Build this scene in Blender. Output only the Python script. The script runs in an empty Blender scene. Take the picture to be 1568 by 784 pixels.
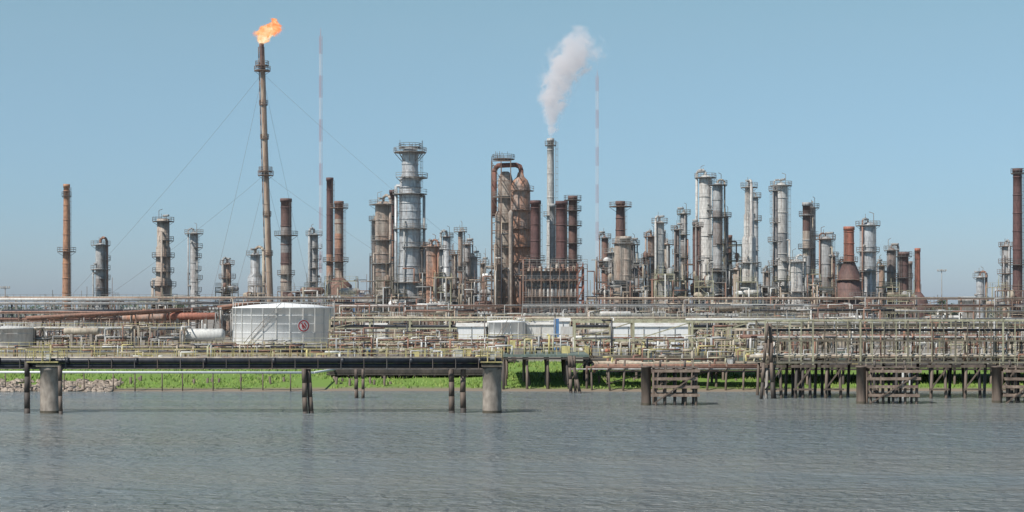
import bpy, math, random
from math import sin, cos, pi, radians, sqrt
from mathutils import Vector, noise

scene = bpy.context.scene
F = 2487.0      # focal length in survey units
H = 12.0        # eye height above the river
def X(u, d): return (u - 784.0) * d / F
def Z(v, d): return H + (470.0 - v) * d / F
GZ = 3.0        # ground level of the refinery

# ------------------------------------------------------------------ materials
MATS = {}
def nd(nt, t, **kw):
    n = nt.nodes.new(t)
    for k, v in kw.items():
        setattr(n, k, v)
    return n

def weathered(name, c1, c2, lo=0.45, hi=0.62, scale=0.35, zs=0.3, rough=0.7, metal=0.0, seam=0.0, var=0.35, fine=2.5, streak=True):
    m = bpy.data.materials.new(name); m.use_nodes = True
    nt = m.node_tree; L = nt.links.new
    b = nt.nodes['Principled BSDF']
    b.inputs['Roughness'].default_value = rough
    b.inputs['Metallic'].default_value = metal
    g = nd(nt, 'ShaderNodeNewGeometry')
    mp = nd(nt, 'ShaderNodeMapping'); mp.inputs['Scale'].default_value = (1, 1, zs)
    L(g.outputs['Position'], mp.inputs['Vector'])
    n1 = nd(nt, 'ShaderNodeTexNoise'); n1.inputs['Scale'].default_value = scale; n1.inputs['Detail'].default_value = 8; n1.inputs['Roughness'].default_value = 0.65
    L(mp.outputs[0], n1.inputs['Vector'])
    r1 = nd(nt, 'ShaderNodeValToRGB'); r1.color_ramp.elements[0].position = lo; r1.color_ramp.elements[1].position = hi
    L(n1.outputs['Fac'], r1.inputs['Fac'])
    mx = nd(nt, 'ShaderNodeMix', data_type='RGBA')
    mx.inputs[6].default_value = (*c1, 1); mx.inputs[7].default_value = (*c2, 1)
    L(r1.outputs['Color'], mx.inputs[0])
    col = mx.outputs[2]
    if seam > 0 and streak:
        # rust runs trailing down from seams
        m3 = nd(nt, 'ShaderNodeMapping'); m3.inputs['Scale'].default_value = (1.6, 1.6, .07); L(g.outputs['Position'], m3.inputs['Vector'])
        n3 = nd(nt, 'ShaderNodeTexNoise'); n3.inputs['Scale'].default_value = 1.0; n3.inputs['Detail'].default_value = 6; n3.inputs['Roughness'].default_value = .7; L(m3.outputs[0], n3.inputs['Vector'])
        r3 = nd(nt, 'ShaderNodeMapRange'); r3.inputs[1].default_value = .52; r3.inputs[2].default_value = .72; r3.inputs[4].default_value = .75; L(n3.outputs['Fac'], r3.inputs[0])
        x3 = nd(nt, 'ShaderNodeMix', data_type='RGBA'); L(col, x3.inputs[6]); x3.inputs[7].default_value = (c2[0]*.62+.03, c2[1]*.45+.01, c2[2]*.38+.01, 1); L(r3.outputs[0], x3.inputs[0]); col = x3.outputs[2]
    n2 = nd(nt, 'ShaderNodeTexNoise'); n2.inputs['Scale'].default_value = fine; n2.inputs['Detail'].default_value = 5
    L(mp.outputs[0], n2.inputs['Vector'])
    mr = nd(nt, 'ShaderNodeMapRange'); mr.inputs[1].default_value = 0.3; mr.inputs[2].default_value = 0.7
    mr.inputs[3].default_value = 1 - var; mr.inputs[4].default_value = 1 + var * 0.6
    L(n2.outputs['Fac'], mr.inputs[0])
    fac = mr.outputs[0]
    if seam > 0:
        sx = nd(nt, 'ShaderNodeSeparateXYZ'); L(g.outputs['Position'], sx.inputs[0])
        a = nd(nt, 'ShaderNodeMath', operation='DIVIDE'); L(sx.outputs['Z'], a.inputs[0]); a.inputs[1].default_value = seam
        f = nd(nt, 'ShaderNodeMath', operation='FRACT'); L(a.outputs[0], f.inputs[0])
        c = nd(nt, 'ShaderNodeMath', operation='LESS_THAN'); L(f.outputs[0], c.inputs[0]); c.inputs[1].default_value = 0.09
        d = nd(nt, 'ShaderNodeMath', operation='MULTIPLY_ADD'); L(c.outputs[0], d.inputs[0]); d.inputs[1].default_value = -0.22; d.inputs[2].default_value = 1
        e = nd(nt, 'ShaderNodeMath', operation='MULTIPLY'); L(d.outputs[0], e.inputs[0]); L(fac, e.inputs[1]); fac = e.outputs[0]
    vm = nd(nt, 'ShaderNodeVectorMath', operation='SCALE'); L(col, vm.inputs[0]); L(fac, vm.inputs['Scale'])
    L(vm.outputs[0], b.inputs['Base Color'])
    bp = nd(nt, 'ShaderNodeBump'); bp.inputs['Strength'].default_value = 0.25; bp.inputs['Distance'].default_value = 0.05
    L(n2.outputs['Fac'], bp.inputs['Height']); L(bp.outputs[0], b.inputs['Normal'])
    MATS[name] = m
    return m

W = weathered
W('grey_cladding', (0.38,0.385,0.38), (0.29,0.24,0.205), .54,.74, seam=2.6)
W('silver_cladding', (0.48,0.495,0.50), (0.37,0.34,0.315), .54,.76, seam=3.0, rough=.45, metal=.2)
W('pale_cladding', (0.53,0.52,0.49), (0.37,0.31,0.26), .56,.75, seam=2.2)
W('tan_cladding', (0.42,0.36,0.30), (0.31,0.205,0.15), .48,.70, seam=2.4)
W('dull_cladding', (0.28,0.265,0.255), (0.23,0.155,0.12), .48,.68, seam=2.4)
W('rusty_cladding', (0.38,0.26,0.19), (0.38,0.34,0.31), .45,.60, seam=3.2)
W('orange_rust', (0.47,0.24,0.15), (0.40,0.35,0.31), .46,.64, seam=3.0)
W('rust', (0.25,0.135,0.095), (0.17,0.095,0.075), .4,.65)
W('dark_rust', (0.14,0.082,0.072), (0.20,0.115,0.09), .45,.7, seam=3.3)
W('maroon_stack', (0.14,0.068,0.06), (0.10,0.058,0.056), .4,.7, seam=2.0)
W('brick_orange', (0.48,0.25,0.14), (0.38,0.20,0.125), .4,.65, seam=1.8, streak=False)
W('flare_paint', (0.50,0.40,0.30), (0.27,0.16,0.11), .42,.66, zs=.10, scale=1.1)
W('dark_steel', (0.115,0.107,0.10), (0.17,0.12,0.09), .45,.65)
W('grey_steel', (0.28,0.28,0.265), (0.25,0.18,0.135), .45,.68)
W('rusty_steel', (0.23,0.145,0.105), (0.19,0.15,0.12), .45,.65)
W('olive_steel', (0.42,0.40,0.27), (0.31,0.24,0.16), .52,.70)
W('drab_steel', (0.20,0.18,0.13), (0.14,0.108,0.08), .45,.65)
W('yellow_paint', (0.58,0.50,0.22), (0.38,0.30,0.16), .5,.7)
W('black_pipe', (0.035,0.037,0.045), (0.075,0.065,0.06), .5,.75, rough=.45)
W('white_paint', (0.80,0.80,0.78), (0.60,0.55,0.49), .62,.85, zs=.12, var=.08)
W('pipe_white', (0.62,0.61,0.57), (0.44,0.37,0.32), .5,.75, var=.2)
W('pipe_grey', (0.36,0.36,0.345), (0.27,0.22,0.18), .5,.7)
W('pipe_rust', (0.30,0.155,0.105), (0.22,0.15,0.115), .45,.7)
W('pipe_tan', (0.45,0.39,0.30), (0.33,0.235,0.17), .45,.7)
W('red_paint', (0.45,0.04,0.05), (0.38,0.06,0.06), .5,.8)
W('red_oxide', (0.38,0.145,0.095), (0.27,0.115,0.08), .5,.7)
W('arch_rust', (0.20,0.085,0.062), (0.27,0.12,0.085), .5,.7)
W('concrete', (0.36,0.31,0.26), (0.22,0.18,0.145), .4,.7, zs=.5)
W('concrete_wet', (0.11,0.09,0.062), (0.065,0.055,0.04), .4,.7)
W('timber', (0.18,0.135,0.105), (0.10,0.075,0.058), .4,.65, zs=.15, scale=.9)
W('timber_pale', (0.33,0.25,0.19), (0.19,0.13,0.10), .4,.65, zs=.6, scale=.9)
W('timber_dark', (0.05,0.042,0.037), (0.09,0.072,0.06), .4,.65, zs=.2)
W('deck_green', (0.15,0.19,0.16), (0.17,0.16,0.13), .5,.7)
W('sign_blue', (0.10,0.22,0.42), (0.5,0.5,0.5), .55,.6)
W('mast_red_hazed', (0.50,0.30,0.32), (0.46,0.28,0.30), .4,.6, var=.05)  # mast red paled to pink: distance haze put into the colour
W('mast_white_hazed', (0.68,0.70,0.74), (0.62,0.65,0.70), .4,.6, var=.05)  # mast white, likewise with distance haze put into the colour
W('rock', (0.42,0.34,0.27), (0.25,0.20,0.16), .4,.65, zs=1, scale=.8)
W('grass_blades', (0.15,0.26,0.035), (0.25,0.31,0.07), .42,.62, zs=1, scale=.25, var=.45, fine=1.2)
W('leaves', (0.055,0.095,0.032), (0.085,0.12,0.045), .4,.6, zs=1, scale=.5, var=.4)
W('bark', (0.12,0.09,0.07), (0.08,0.06,0.05))
W('window_glass', (0.03,0.04,0.05), (0.05,0.06,0.07), rough=.15)
W('soot', (0.02,0.018,0.017), (0.04,0.03,0.028))

# ------------------------------------------------------------------ mesh builder
class MB:
    def __init__(s): s.v=[]; s.f=[]; s.m=[]; s.s=[]; s.names=[]
    def mi(s, n):
        if n not in s.names: s.names.append(n)
        return s.names.index(n)
    def face(s, idx, mat, smooth=False):
        s.f.append(idx); s.m.append(s.mi(mat)); s.s.append(smooth)
    def tube(s, p0, p1, r0, r1=None, n=4, mat='grey_steel', cap=True, smooth=None):
        if r1 is None: r1 = r0
        if smooth is None: smooth = n > 5
        p0 = Vector(p0); p1 = Vector(p1); d = p1 - p0
        if d.length < 1e-6: return
        d.normalize()
        a = Vector((0,0,1)) if abs(d.z) < 0.95 else Vector((0,1,0))
        u = d.cross(a).normalized(); w = u.cross(d)
        b = len(s.v); off = pi/4 if n == 4 else 0
        k = 1.2 if n == 4 else 1.0
        cs = [(cos(2*pi*i/n+off)*k, sin(2*pi*i/n+off)*k) for i in range(n)]
        for p, r in ((p0,r0),(p1,r1)):
            for c, si in cs: s.v.append(tuple(p + u*(c*r) + w*(si*r)))
        mi = s.mi(mat)
        for i in range(n):
            j = (i+1) % n
            s.f.append((b+i, b+j, b+n+j, b+n+i)); s.m.append(mi); s.s.append(smooth)
        if cap:
            s.f.append(tuple(b+i for i in range(n-1,-1,-1))); s.m.append(mi); s.s.append(False)
            s.f.append(tuple(b+n+i for i in range(n))); s.m.append(mi); s.s.append(False)
    def path(s, pts, r, n=6, mat='pipe_grey'):
        for a, b in zip(pts[:-1], pts[1:]): s.tube(a, b, r, r, n, mat)
    def box(s, x0,x1,y0,y1,z0,z1, mat):
        b = len(s.v)
        s.v += [(x0,y0,z0),(x1,y0,z0),(x1,y1,z0),(x0,y1,z0),(x0,y0,z1),(x1,y0,z1),(x1,y1,z1),(x0,y1,z1)]
        for q in ((0,3,2,1),(4,5,6,7),(0,1,5,4),(1,2,6,5),(2,3,7,6),(3,0,4,7)):
            s.face(tuple(b+i for i in q), mat)
    def lathe(s, cx, cy, prof, n, mat, lean=(0,0), z0=0):
        b = len(s.v)
        for p in prof:
            lx = cx + lean[0]*(p[1]-z0); ly = cy + lean[1]*(p[1]-z0)
            for i in range(n):
                a = 2*pi*i/n
                s.v.append((lx+p[0]*cos(a), ly+p[0]*sin(a), p[1]))
        for k in range(len(prof)-1):
            mm = prof[k+1][2] if len(prof[k+1]) > 2 else mat
            for i in range(n):
                j = (i+1) % n
                s.face((b+k*n+i, b+k*n+j, b+(k+1)*n+j, b+(k+1)*n+i), mm, True)
        s.face(tuple(b+(len(prof)-1)*n+i for i in range(n)), mat)
    def ball(s, c, r, mat, n=8, sq=1.0):
        b = len(s.v); m = n//2
        for k in range(m+1):
            t = pi*k/m
            for i in range(n):
                a = 2*pi*i/n
                s.v.append((c[0]+r*sin(t)*cos(a), c[1]+r*sin(t)*sin(a), c[2]+r*sq*cos(t)))
        for k in range(m):
            for i in range(n):
                j=(i+1)%n
                s.face((b+k*n+i, b+(k+1)*n+i, b+(k+1)*n+j, b+k*n+j), mat, True)
    def rail(s, p0, p1, h=1.1, mat='grey_steel', t=0.05, step=1.8):
        p0 = Vector(p0); p1 = Vector(p1); L = (p1-p0).length; n = max(1, int(round(L/step)))
        up = Vector((0,0,h))
        s.tube(p0+up, p1+up, t, t, 4, mat); s.tube(p0+up*.5, p1+up*.5, t*.8, t*.8, 4, mat)
        for i in range(n+1):
            q = p0 + (p1-p0)*(i/n); s.tube(q, q+up, t, t, 4, mat, cap=False)
    def platform(s, cx, cy, z, ri, ro, a0=0.0, a1=2*pi, mat='grey_steel', rmat=None, t=0.045, brackets=True):
        rmat = rmat or mat
        n = max(5, int((a1-a0)/(2*pi)*12)); b = len(s.v); th = 0.18
        for i in range(n+1):
            a = a0+(a1-a0)*i/n; c, q = cos(a), sin(a)
            s.v += [(cx+ri*c,cy+ri*q,z),(cx+ro*c,cy+ro*q,z),(cx+ro*c,cy+ro*q,z-th),(cx+ri*c,cy+ri*q,z-th)]
        for i in range(n):
            k = b+4*i
            for e in range(4):
                s.face((k+e, k+4+e, k+4+(e+1)%4, k+(e+1)%4), mat)
        for i in range(n):
            A = a0+(a1-a0)*i/n; B = a0+(a1-a0)*(i+1)/n
            pa = (cx+ro*cos(A), cy+ro*sin(A)); pb = (cx+ro*cos(B), cy+ro*sin(B))
            for h in (0.6, 1.15):
                s.tube((pa[0],pa[1],z+h),(pb[0],pb[1],z+h), t, t, 4, rmat, cap=False)
            s.tube((pa[0],pa[1],z),(pa[0],pa[1],z+1.2), t, t, 4, rmat, cap=False)
            if brackets and i % 3 == 0:
                s.tube((pa[0],pa[1],z-th),(cx+ri*.98*cos(A),cy+ri*.98*sin(A),z-th-(ro-ri)*.7), t*1.2, t*1.2, 4, mat, cap=False)
    def ladder(s, cx, cy, r, a, z0, z1, mat='grey_steel', cage=True):
        c, q = cos(a), sin(a); tx, ty = -q, c
        R = r+0.25
        for k in (-.25,.25):
            s.tube((cx+R*c+tx*k, cy+R*q+ty*k, z0),(cx+R*c+tx*k, cy+R*q+ty*k, z1), .04,.04,4,mat,cap=False)
        z = z0+.5
        while z < z1:
            s.tube((cx+R*c-tx*.25, cy+R*q-ty*.25, z),(cx+R*c+tx*.25, cy+R*q+ty*.25, z), .025,.025,4,mat,cap=False); z += .9
        if cage:
            z = z0+2.2
            pts = [(-.35,0),(-.38,.45),(0,.75),(.38,.45),(.35,0)]
            def P(k,o,zz): return (cx+(R+o)*c+tx*k, cy+(R+o)*q+ty*k, zz)
            while z < z1:
                for p0,p1 in zip(pts[:-1],pts[1:]): s.tube(P(*p0,z),P(*p1,z),.03,.03,4,mat,cap=False)
                z += 1.8
            for p in pts[1:4]: s.tube(P(*p,z0+2.2),P(*p,z1),.025,.025,4,mat,cap=False)
    def make(s, name, loc=None):
        me = bpy.data.meshes.new(name)
        o = loc or Vector((sum(v[0] for v in s.v)/len(s.v), sum(v[1] for v in s.v)/len(s.v), min(v[2] for v in s.v)))
        me.from_pydata([(v[0]-o[0], v[1]-o[1], v[2]-o[2]) for v in s.v], [], s.f)
        for n in s.names: me.materials.append(MATS[n])
        me.polygons.foreach_set('material_index', s.m)
        me.polygons.foreach_set('use_smooth', s.s)
        me.update()
        ob = bpy.data.objects.new(name, me); ob.location = o
        scene.collection.objects.link(ob)
        return ob

STEELS = ['grey_steel','rusty_steel','grey_steel','dark_steel','drab_steel']
PIPES = ['pipe_white','pipe_grey','pipe_rust','pipe_tan','pipe_grey','rust','black_pipe','pipe_tan']

# ------------------------------------------------------------------ towers
def column(u, w, top, d, mat='grey_cladding', npl=4, seed=0, cap='dome', pw=1.0, steel=None, pipes=2, seg=None, name='distillation_column'):
    R = random.Random(seed*7+int(u)); mb = MB()
    k = d/F; cx = X(u,d); cy = d; zt = Z(top,d); r = w*k/2
    steel = steel or R.choice(STEELS)
    prof = [(r*1.12, GZ), (r*1.02, GZ+3), (r, GZ+3.01)]
    if seg:
        prof = []
        pr = seg[-1][1]*k/2
        prof.append((pr, GZ))
        for v, ww in reversed(seg):
            z = Z(v,d); prof.append((pr, z))
            nxt = [s for s in seg if s[0] < v]
            nr = (nxt[-1][1] if nxt else w)*k/2
            prof.append((nr, z + abs(nr-pr)*1.4+.2)); pr = nr
    else:
        # shell courses re-clad in different finishes
        alt = {'grey_cladding':'dull_cladding','pale_cladding':'grey_cladding','silver_cladding':'grey_cladding','tan_cladding':'rusty_cladding','dull_cladding':'tan_cladding','rusty_cladding':'dull_cladding'}.get(mat)
        if alt and R.random()<.6:
            za = GZ+(zt-GZ)*R.uniform(.35,.6); zb = za+(zt-GZ)*R.uniform(.1,.25)
            prof += [(r,za),(r,zb,alt)]
    if cap == 'dome':
        zc = zt - r*.55
        prof.append((r, zc))
        for i in range(1,6):
            t = i/5*pi/2; prof.append((max(.05, r*cos(t)), zc + r*.55*sin(t)))
    else:
        prof += [(r, zt)]
    mb.lathe(cx, cy, prof, 20, mat)
    z = GZ+6+R.random()*3
    while z < zt-r:
        if not seg: mb.lathe(cx, cy, [(r*1.0,z),(r*1.05+.03,z+.02),(r*1.05+.03,z+.25),(r,z+.27)], 20, mat)
        z += R.uniform(4,7)
    lvls = [zt - r*.4 - (zt-GZ-8)*(i+ (R.random()*.35 if i else 0))/max(1,npl) for i in range(npl)]
    aL = R.choice([-pi*.15, -pi*.85, -pi*.35, -pi*.65])
    last = GZ
    for i, zz in enumerate(sorted(lvls)):
        rr = r
        if seg:
            for v,ww in seg:
                if zz < Z(v,d): rr = ww*k/2
        full = (zz == max(lvls)) or R.random() < .25
        a0 = 0 if full else aL - R.uniform(.4,1.2); a1 = 2*pi if full else a0 + R.uniform(2.2,3.8)
        mb.platform(cx, cy, zz, rr+.02, rr+pw*R.uniform(.75,1.3), a0, a1, steel)
        mb.ladder(cx, cy, rr, aL, last, zz+1.2, steel)
        if R.random() < .6:
            aN = R.uniform(-pi, 0); mb.tube((cx,cy,zz+1.6),(cx+(rr+.8)*cos(aN),cy+(rr+.8)*sin(aN),zz+1.6), .3,.3,8,'pipe_grey')
        last = zz
    for i in range(pipes):
        a = R.choice([-.15,-.85,-.5,0,-1.0,-.3,-.7])*pi + R.uniform(-.15,.15); pr = R.uniform(.14,.32)*min(1.4,max(.6,r)); rr = (seg[-1][1]*k/2 if seg else r)+pr+.35
        px_, py_ = cx+rr*cos(a), cy+rr*sin(a); pm = R.choice([mat, mat, 'pipe_grey', 'pipe_tan', 'pipe_rust'])
        if i == 0 and cap == 'dome':
            zz = zt + pr*2.5
            pts = [(cx,cy,zt-.3),(cx,cy,zz),(cx+.4*rr*cos(a),cy+.4*rr*sin(a),zz+pr*1.6),(cx+.8*rr*cos(a),cy+.8*rr*sin(a),zz+pr*.8),(px_,py_,zz-pr*1.5),(px_,py_,GZ+2)]
            mb.path(pts, pr, 8, pm)
        else:
            zz = R.uniform(GZ+(zt-GZ)*.4, zt-2)
            mb.path([(cx,cy,zz),(px_,py_,zz),(px_,py_,GZ+1)], pr*.7, 7, pm)
    if R.random() < .7:
        q = R.choice([-1,1])*r*.7
        mb.path([(cx+q,cy,zt-.5),(cx+q,cy,zt+2.4),(cx+q*.2,cy,zt+2.8)], .08, 4, steel)
    mb.tube((cx-r*.3,cy,zt-.5),(cx-r*.3,cy,zt+R.uniform(1,2.5)),.06,.06,4,steel)
    return mb.make(name)

def stack(u, w, top, d, mat, wb=None, plats=(), seed=0, lean=0, steel='dark_steel', base=None, bands=0, name='smokestack', rim=True, tiers=None):
    R = random.Random(seed*13+int(u)); mb = MB(); k = d/F; cx = X(u,d); cy = d; zt = Z(top,d)
    r1 = w*k/2; r0 = (wb or w)*k/2
    prof = []
    if base:
        bmat = base[0][2]
        pts = [(ww*k/2, Z(v,d)) for v,ww,*_ in base]
        prof.append((pts[-1][0], GZ, bmat))
        for p in reversed(pts): prof.append((p[0], p[1], bmat))
        prof.append((r0, pts[0][1]+.01, bmat))
    else:
        prof += [(r0*1.15, GZ),(r0*1.15,GZ+1.5),(r0,GZ+2.5)]
    zb = prof[-1][1]; n = 10
    for i in range(1,n+1):
        t = i/n; prof.append((r0+(r1-r0)*t, zb+(zt-1-zb)*t, tiers[int(t*.999*len(tiers))] if tiers else mat))
    if rim: prof += [(r1*1.14, zt-1,mat),(r1*1.14, zt,mat)]
    prof += [(r1*.88, zt,'soot'),(r1*.88, zt-2,'soot')]
    mb.lathe(cx, cy, prof, 20, mat)
    for i in range(bands):
        t = (i+.5)/bands; z = zb+(zt-zb)*t; rr = r0+(r1-r0)*t
        mb.lathe(cx, cy, [(rr,z),(rr*1.06+.03,z+.03),(rr*1.06+.03,z+.25),(rr,z+.28)], 20, mat)
    aL = R.choice([-.25*pi,-.75*pi,-.1*pi])
    mb.ladder(cx, cy, max(r0,r1), aL, GZ+3, zt-1, steel, cage=True)
    for v, pw in plats:
        z = Z(v,d); t = max(0,min(1,(z-zb)/(zt-zb))); rr = r0+(r1-r0)*t
        if base:
            for q in base:
                if z < Z(q[0],d): rr = q[1]*k/2
        mb.platform(cx, cy, z, rr+.02, rr+pw, 0, 2*pi, steel)
    return mb.make(name)

# left group
stack(102, 9, 282, 470, 'brick_orange', wb=14, plats=[(385,1.6),(300,.5)], bands=10, steel='dark_steel')
column(154, 15, 372, 480, 'grey_cladding', 6, 1, pw=1.4, steel='grey_steel', pipes=3)
column(250, 19, 335, 470, 'tan_cladding', 6, 2, pw=1.3, steel='dark_steel', pipes=3, cap='flat', seg=[(380,22),(430,26)])
column(297, 12, 355, 500, 'grey_cladding', 7, 3, pw=1.3, steel='grey_steel', pipes=2)
column(348, 12, 402, 490, 'rusty_cladding', 4, 4, pw=1.2, steel='rusty_steel', pipes=3)
column(391, 15, 387, 500, 'silver_cladding', 3, 5, pw=1, steel='grey_steel', seg=[(425,24)])
stack(438, 16, 304, 480, 'dark_rust', wb=17, plats=[(360,1.9),(420,1.0)], bands=7, tiers=['dark_rust','dark_rust','tan_cladding','dark_rust','dull_cladding','dark_rust'])
column(481, 12, 357, 500, 'grey_cladding', 7, 6, pw=1.2, steel='grey_steel')
stack(505, 10, 272, 500, 'maroon_stack', wb=11, plats=[(400,1)], bands=6, tiers=['dark_rust','tan_cladding','orange_rust','dark_rust','maroon_stack','maroon_stack'])
stack(519, 13, 308, 490, 'rust', wb=13, plats=[(318,1.5),(400,1.6)], bands=5, steel='rusty_steel', base=[(425,14,'rust'),(437,40,'dark_rust'),(470,40,'dark_rust')], tiers=['tan_cladding','rust','orange_rust','tan_cladding','rust'])
column(587, 25, 308, 470, 'tan_cladding', 4, 8, pw=1.4, steel='grey_steel', pipes=3)
stack(601, 9, 291, 480, 'maroon_stack', wb=12, plats=[(330,.8)], tiers=['rust','tan_cladding','orange_rust','maroon_stack'])
def big_tower():
    mb = MB(); d = 450; k = d/F; cx = X(628,d); zt = Z(236,d)
    prof = [(18.5*k,GZ),(18.5*k,Z(410,d)),(16.5*k,Z(385,d)),(16.5*k,Z(330,d)),(16*k,Z(275,d)),(12.5*k,Z(265,d)),(12.5*k,Z(245,d)),(12.5*k,zt),(11*k,zt+1),(6*k,zt+2),(.1,zt+2.3)]
    mb.lathe(cx,d,prof,28,'silver_cladding')
    for v in range(252,470,12):
        z=Z(v,d); rr=18.6*k if v>405 else (16.7*k if v>265 else 12.7*k)
        mb.lathe(cx,d,[(rr-.1,z),(rr+.12,z+.02),(rr+.12,z+.18),(rr-.1,z+.2)],28,'silver_cladding')
    for v,pw,a0,a1 in ((232,0,0,2*pi),(272,2.0,-2.4,2.0),(297,1.8,-3.6,.2),(350,1.8,-3.4,.3),(378,1.6,-2,1),(432,1.6,-3.2,.5)):
        rr = 12.5*k if v<262 else 16.5*k
        if v>400: rr=18.5*k
        if v==232:
            mb.platform(cx,d,Z(233,d),11*k,25*k,0,2*pi,'grey_steel',t=.07,brackets=False)
            mb.platform(cx,d,Z(226,d),11*k,17*k,0,2*pi,'dark_steel',t=.06,brackets=False)
            for a in range(0,8):
                A=a*pi/4
                mb.tube((cx+24*k*cos(A),d+24*k*sin(A),Z(234,d)),(cx+12.7*k*cos(A),d+12.7*k*sin(A),Z(247,d)),.11,.11,4,'grey_steel')
        else: mb.platform(cx,d,Z(v,d),rr,rr+pw,a0,a1,'grey_steel',t=.06)
    for a,v0,v1 in ((-.15*pi,300,232),(-.8*pi,350,297),(-.12*pi,432,350),(-.85*pi,500,378)):
        mb.ladder(cx,d,17*k,a,Z(v0,d),Z(v1,d)+1,'dark_steel')
    for a,pr,v0,m in ((-.05*pi,.4,300,'pipe_grey'),(.0,.28,380,'pipe_tan'),(-.95*pi,.42,285,'silver_cladding'),(-.62*pi,.25,340,'pipe_grey')):
        rr=19.5*k+pr; x,y=cx+rr*cos(a),d+rr*sin(a)
        mb.path([(cx,d,Z(v0,d)),(x,y,Z(v0,d)),(x,y,GZ)],pr,8,m)
    R=random.Random(4)
    for i in range(8):
        a=R.uniform(0,2*pi); rr=R.uniform(12,24)*k; h=R.uniform(1.5,3.2)
        mb.tube((cx+rr*cos(a),d+rr*sin(a),Z(232,d)),(cx+rr*cos(a),d+rr*sin(a),Z(232,d)+h),.06,.06,4,'dark_steel')
    mb.make('distillation_column')
big_tower()
for a in [(661,17,374,440,'orange_rust',2,11),(650,11,380,465,'rusty_cladding',2,10),(673,9,380,480,'grey_cladding',3,12),(684,12,360,490,'silver_cladding',4,13),
          (705,7,353,470,'tan_cladding',3,14),(715,12,372,500,'grey_cladding',4,15),(726,10,392,470,'pale_cladding',3,17),(740,9,402,480,'tan_cladding',2,18),(696,9,388,450,'dull_cladding',2,19),
          (574,10,335,480,'rusty_cladding',3,20)]:
    column(a[0],a[1],a[2],a[3],a[4],a[5],a[6])

def steel_frame(mb, x0,x1,y0,y1,zs,nx,steel,t=.17,brace=True,rails=True,seed=0,floor=True):
    R=random.Random(seed); zt=zs[-1]
    xs=[x0+(x1-x0)*i/nx for i in range(nx+1)]
    for y in (y0,y1):
        for x in xs: mb.tube((x,y,GZ),(x,y,zt),t,t,4,steel,cap=False)
    prev=GZ
    for z in zs:
        for y in (y0,y1): mb.tube((x0,y,z),(x1,y,z),t*.9,t*.9,4,steel)
        for x in xs: mb.tube((x,y0,z),(x,y1,z),t*.8,t*.8,4,steel)
        if floor and R.random()<.75:
            mb.box(x0,x1,y0+.2,y1-.2,z+.16,z+.22,steel)
        if rails:
            mb.rail((x0,y0,z+.2),(x1,y0,z+.2),1.1,steel,.04); mb.rail((x0,y0,z+.2),(x0,y1,z+.2),1.1,steel,.04)
            mb.rail((x1,y0,z+.2),(x1,y1,z+.2),1.1,steel,.04)
        if brace:
            for i in range(nx):
                if R.random()<.5:
                    a,b=(xs[i],xs[i+1]) if R.random()<.5 else (xs[i+1],xs[i])
                    mb.tube((a,y0,prev),(b,y0,z),t*.6,t*.6,4,steel,cap=False)
        prev=z

def cracker():
    mb=MB(); d=450; k=d/F; S='rusty_steel'
    mb.lathe(X(797,d),d,[(12*k,GZ),(12*k,Z(440,d)),(15*k,Z(420,d)),(15*k,Z(292,d)),(14*k,Z(283,d)),(11*k,Z(276,d)),(6*k,Z(271,d)),(4*k,Z(264,d))],28,'orange_rust')
    mb.lathe(X(774,d),d+2,[(9*k,GZ),(9*k,Z(400,d)),(11.5*k,Z(385,d)),(11.5*k,Z(276,d)),(9*k,Z(266,d)),(5*k,Z(262,d))],24,'tan_cladding')
    mb.lathe(X(763,d),d-5,[(4*k,GZ),(4*k,Z(380,d)),(4.5*k,Z(375,d)),(4.5*k,Z(330,d)),(2*k,Z(325,d))],16,'tan_cladding')
    mb.lathe(X(782,d),d-8,[(3*k,GZ),(3*k,Z(335,d)),(3.4*k,Z(328,d)),(1*k,Z(324,d))],14,'tan_cladding')
    r=3.7*k; z=Z(252,d)
    pts=[(X(757,d),d+4,Z(330,d)),(X(757,d),d+4,Z(262,d)),(X(758.5,d),d+4,Z(256,d)),(X(763,d),d+3,z),(X(790,d),d+1,z),(X(796,d),d,Z(255,d)),(X(798,d),d,Z(261,d)),(X(798,d),d,Z(275,d))]
    mb.path(pts,r,14,'arch_rust')
    for p in pts[1:-1]: mb.ball(p,r,'arch_rust',12)
    zs=[Z(v,d) for v in (480,455,430,405,380,355,330,305,280,250)]
    steel_frame(mb,X(753,d),X(782,d),d-7,d+8,zs,2,S,t=.15,seed=3,floor=False)
    zs2=[Z(v,d) for v in (480,460,440,420,400,380,350,322)]
    steel_frame(mb,X(786,d),X(813,d),d+5,d+10,zs2,2,S,t=.15,seed=4)
    for v,pw in ((292,1.0),(322,1.5),(350,1.1),(378,1.5),(402,1.2)): mb.platform(X(797,d),d,Z(v,d),15*k,15*k+pw,-2.4,.4,S,t=.05)
    mb.platform(X(771,d),d-1,Z(244,d),.5,17*k,0,2*pi,'dark_steel',t=.06,brackets=False)
    for v in (300,340,375,410): mb.platform(X(774,d),d+2,Z(v,d),11.5*k,11.5*k+1.6,-3,0,'grey_steel',t=.05)
    R=random.Random(9)
    for i in range(18):
        x=X(R.uniform(754,785),d) if i<10 else X(R.uniform(785,812),d); y=d-R.uniform(6,9); z1=Z(R.uniform(330,420) if i<10 else R.uniform(395,440),d); x2=x+R.uniform(-3,3)
        mb.path([(x,y,GZ),(x,y,z1),(x2,y,z1),(x2,y+4,z1)],R.uniform(.1,.24),6,R.choice(PIPES+['pipe_tan','pipe_rust']))
    for i in range(9):
        x=X(R.uniform(754,784),d); mb.tube((x,d-6,zs[-1]),(x,d-6,zs[-1]+R.uniform(1.5,3)),.06,.06,4,'dark_steel')
    mb.make('catalytic_cracker')
cracker()

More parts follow.
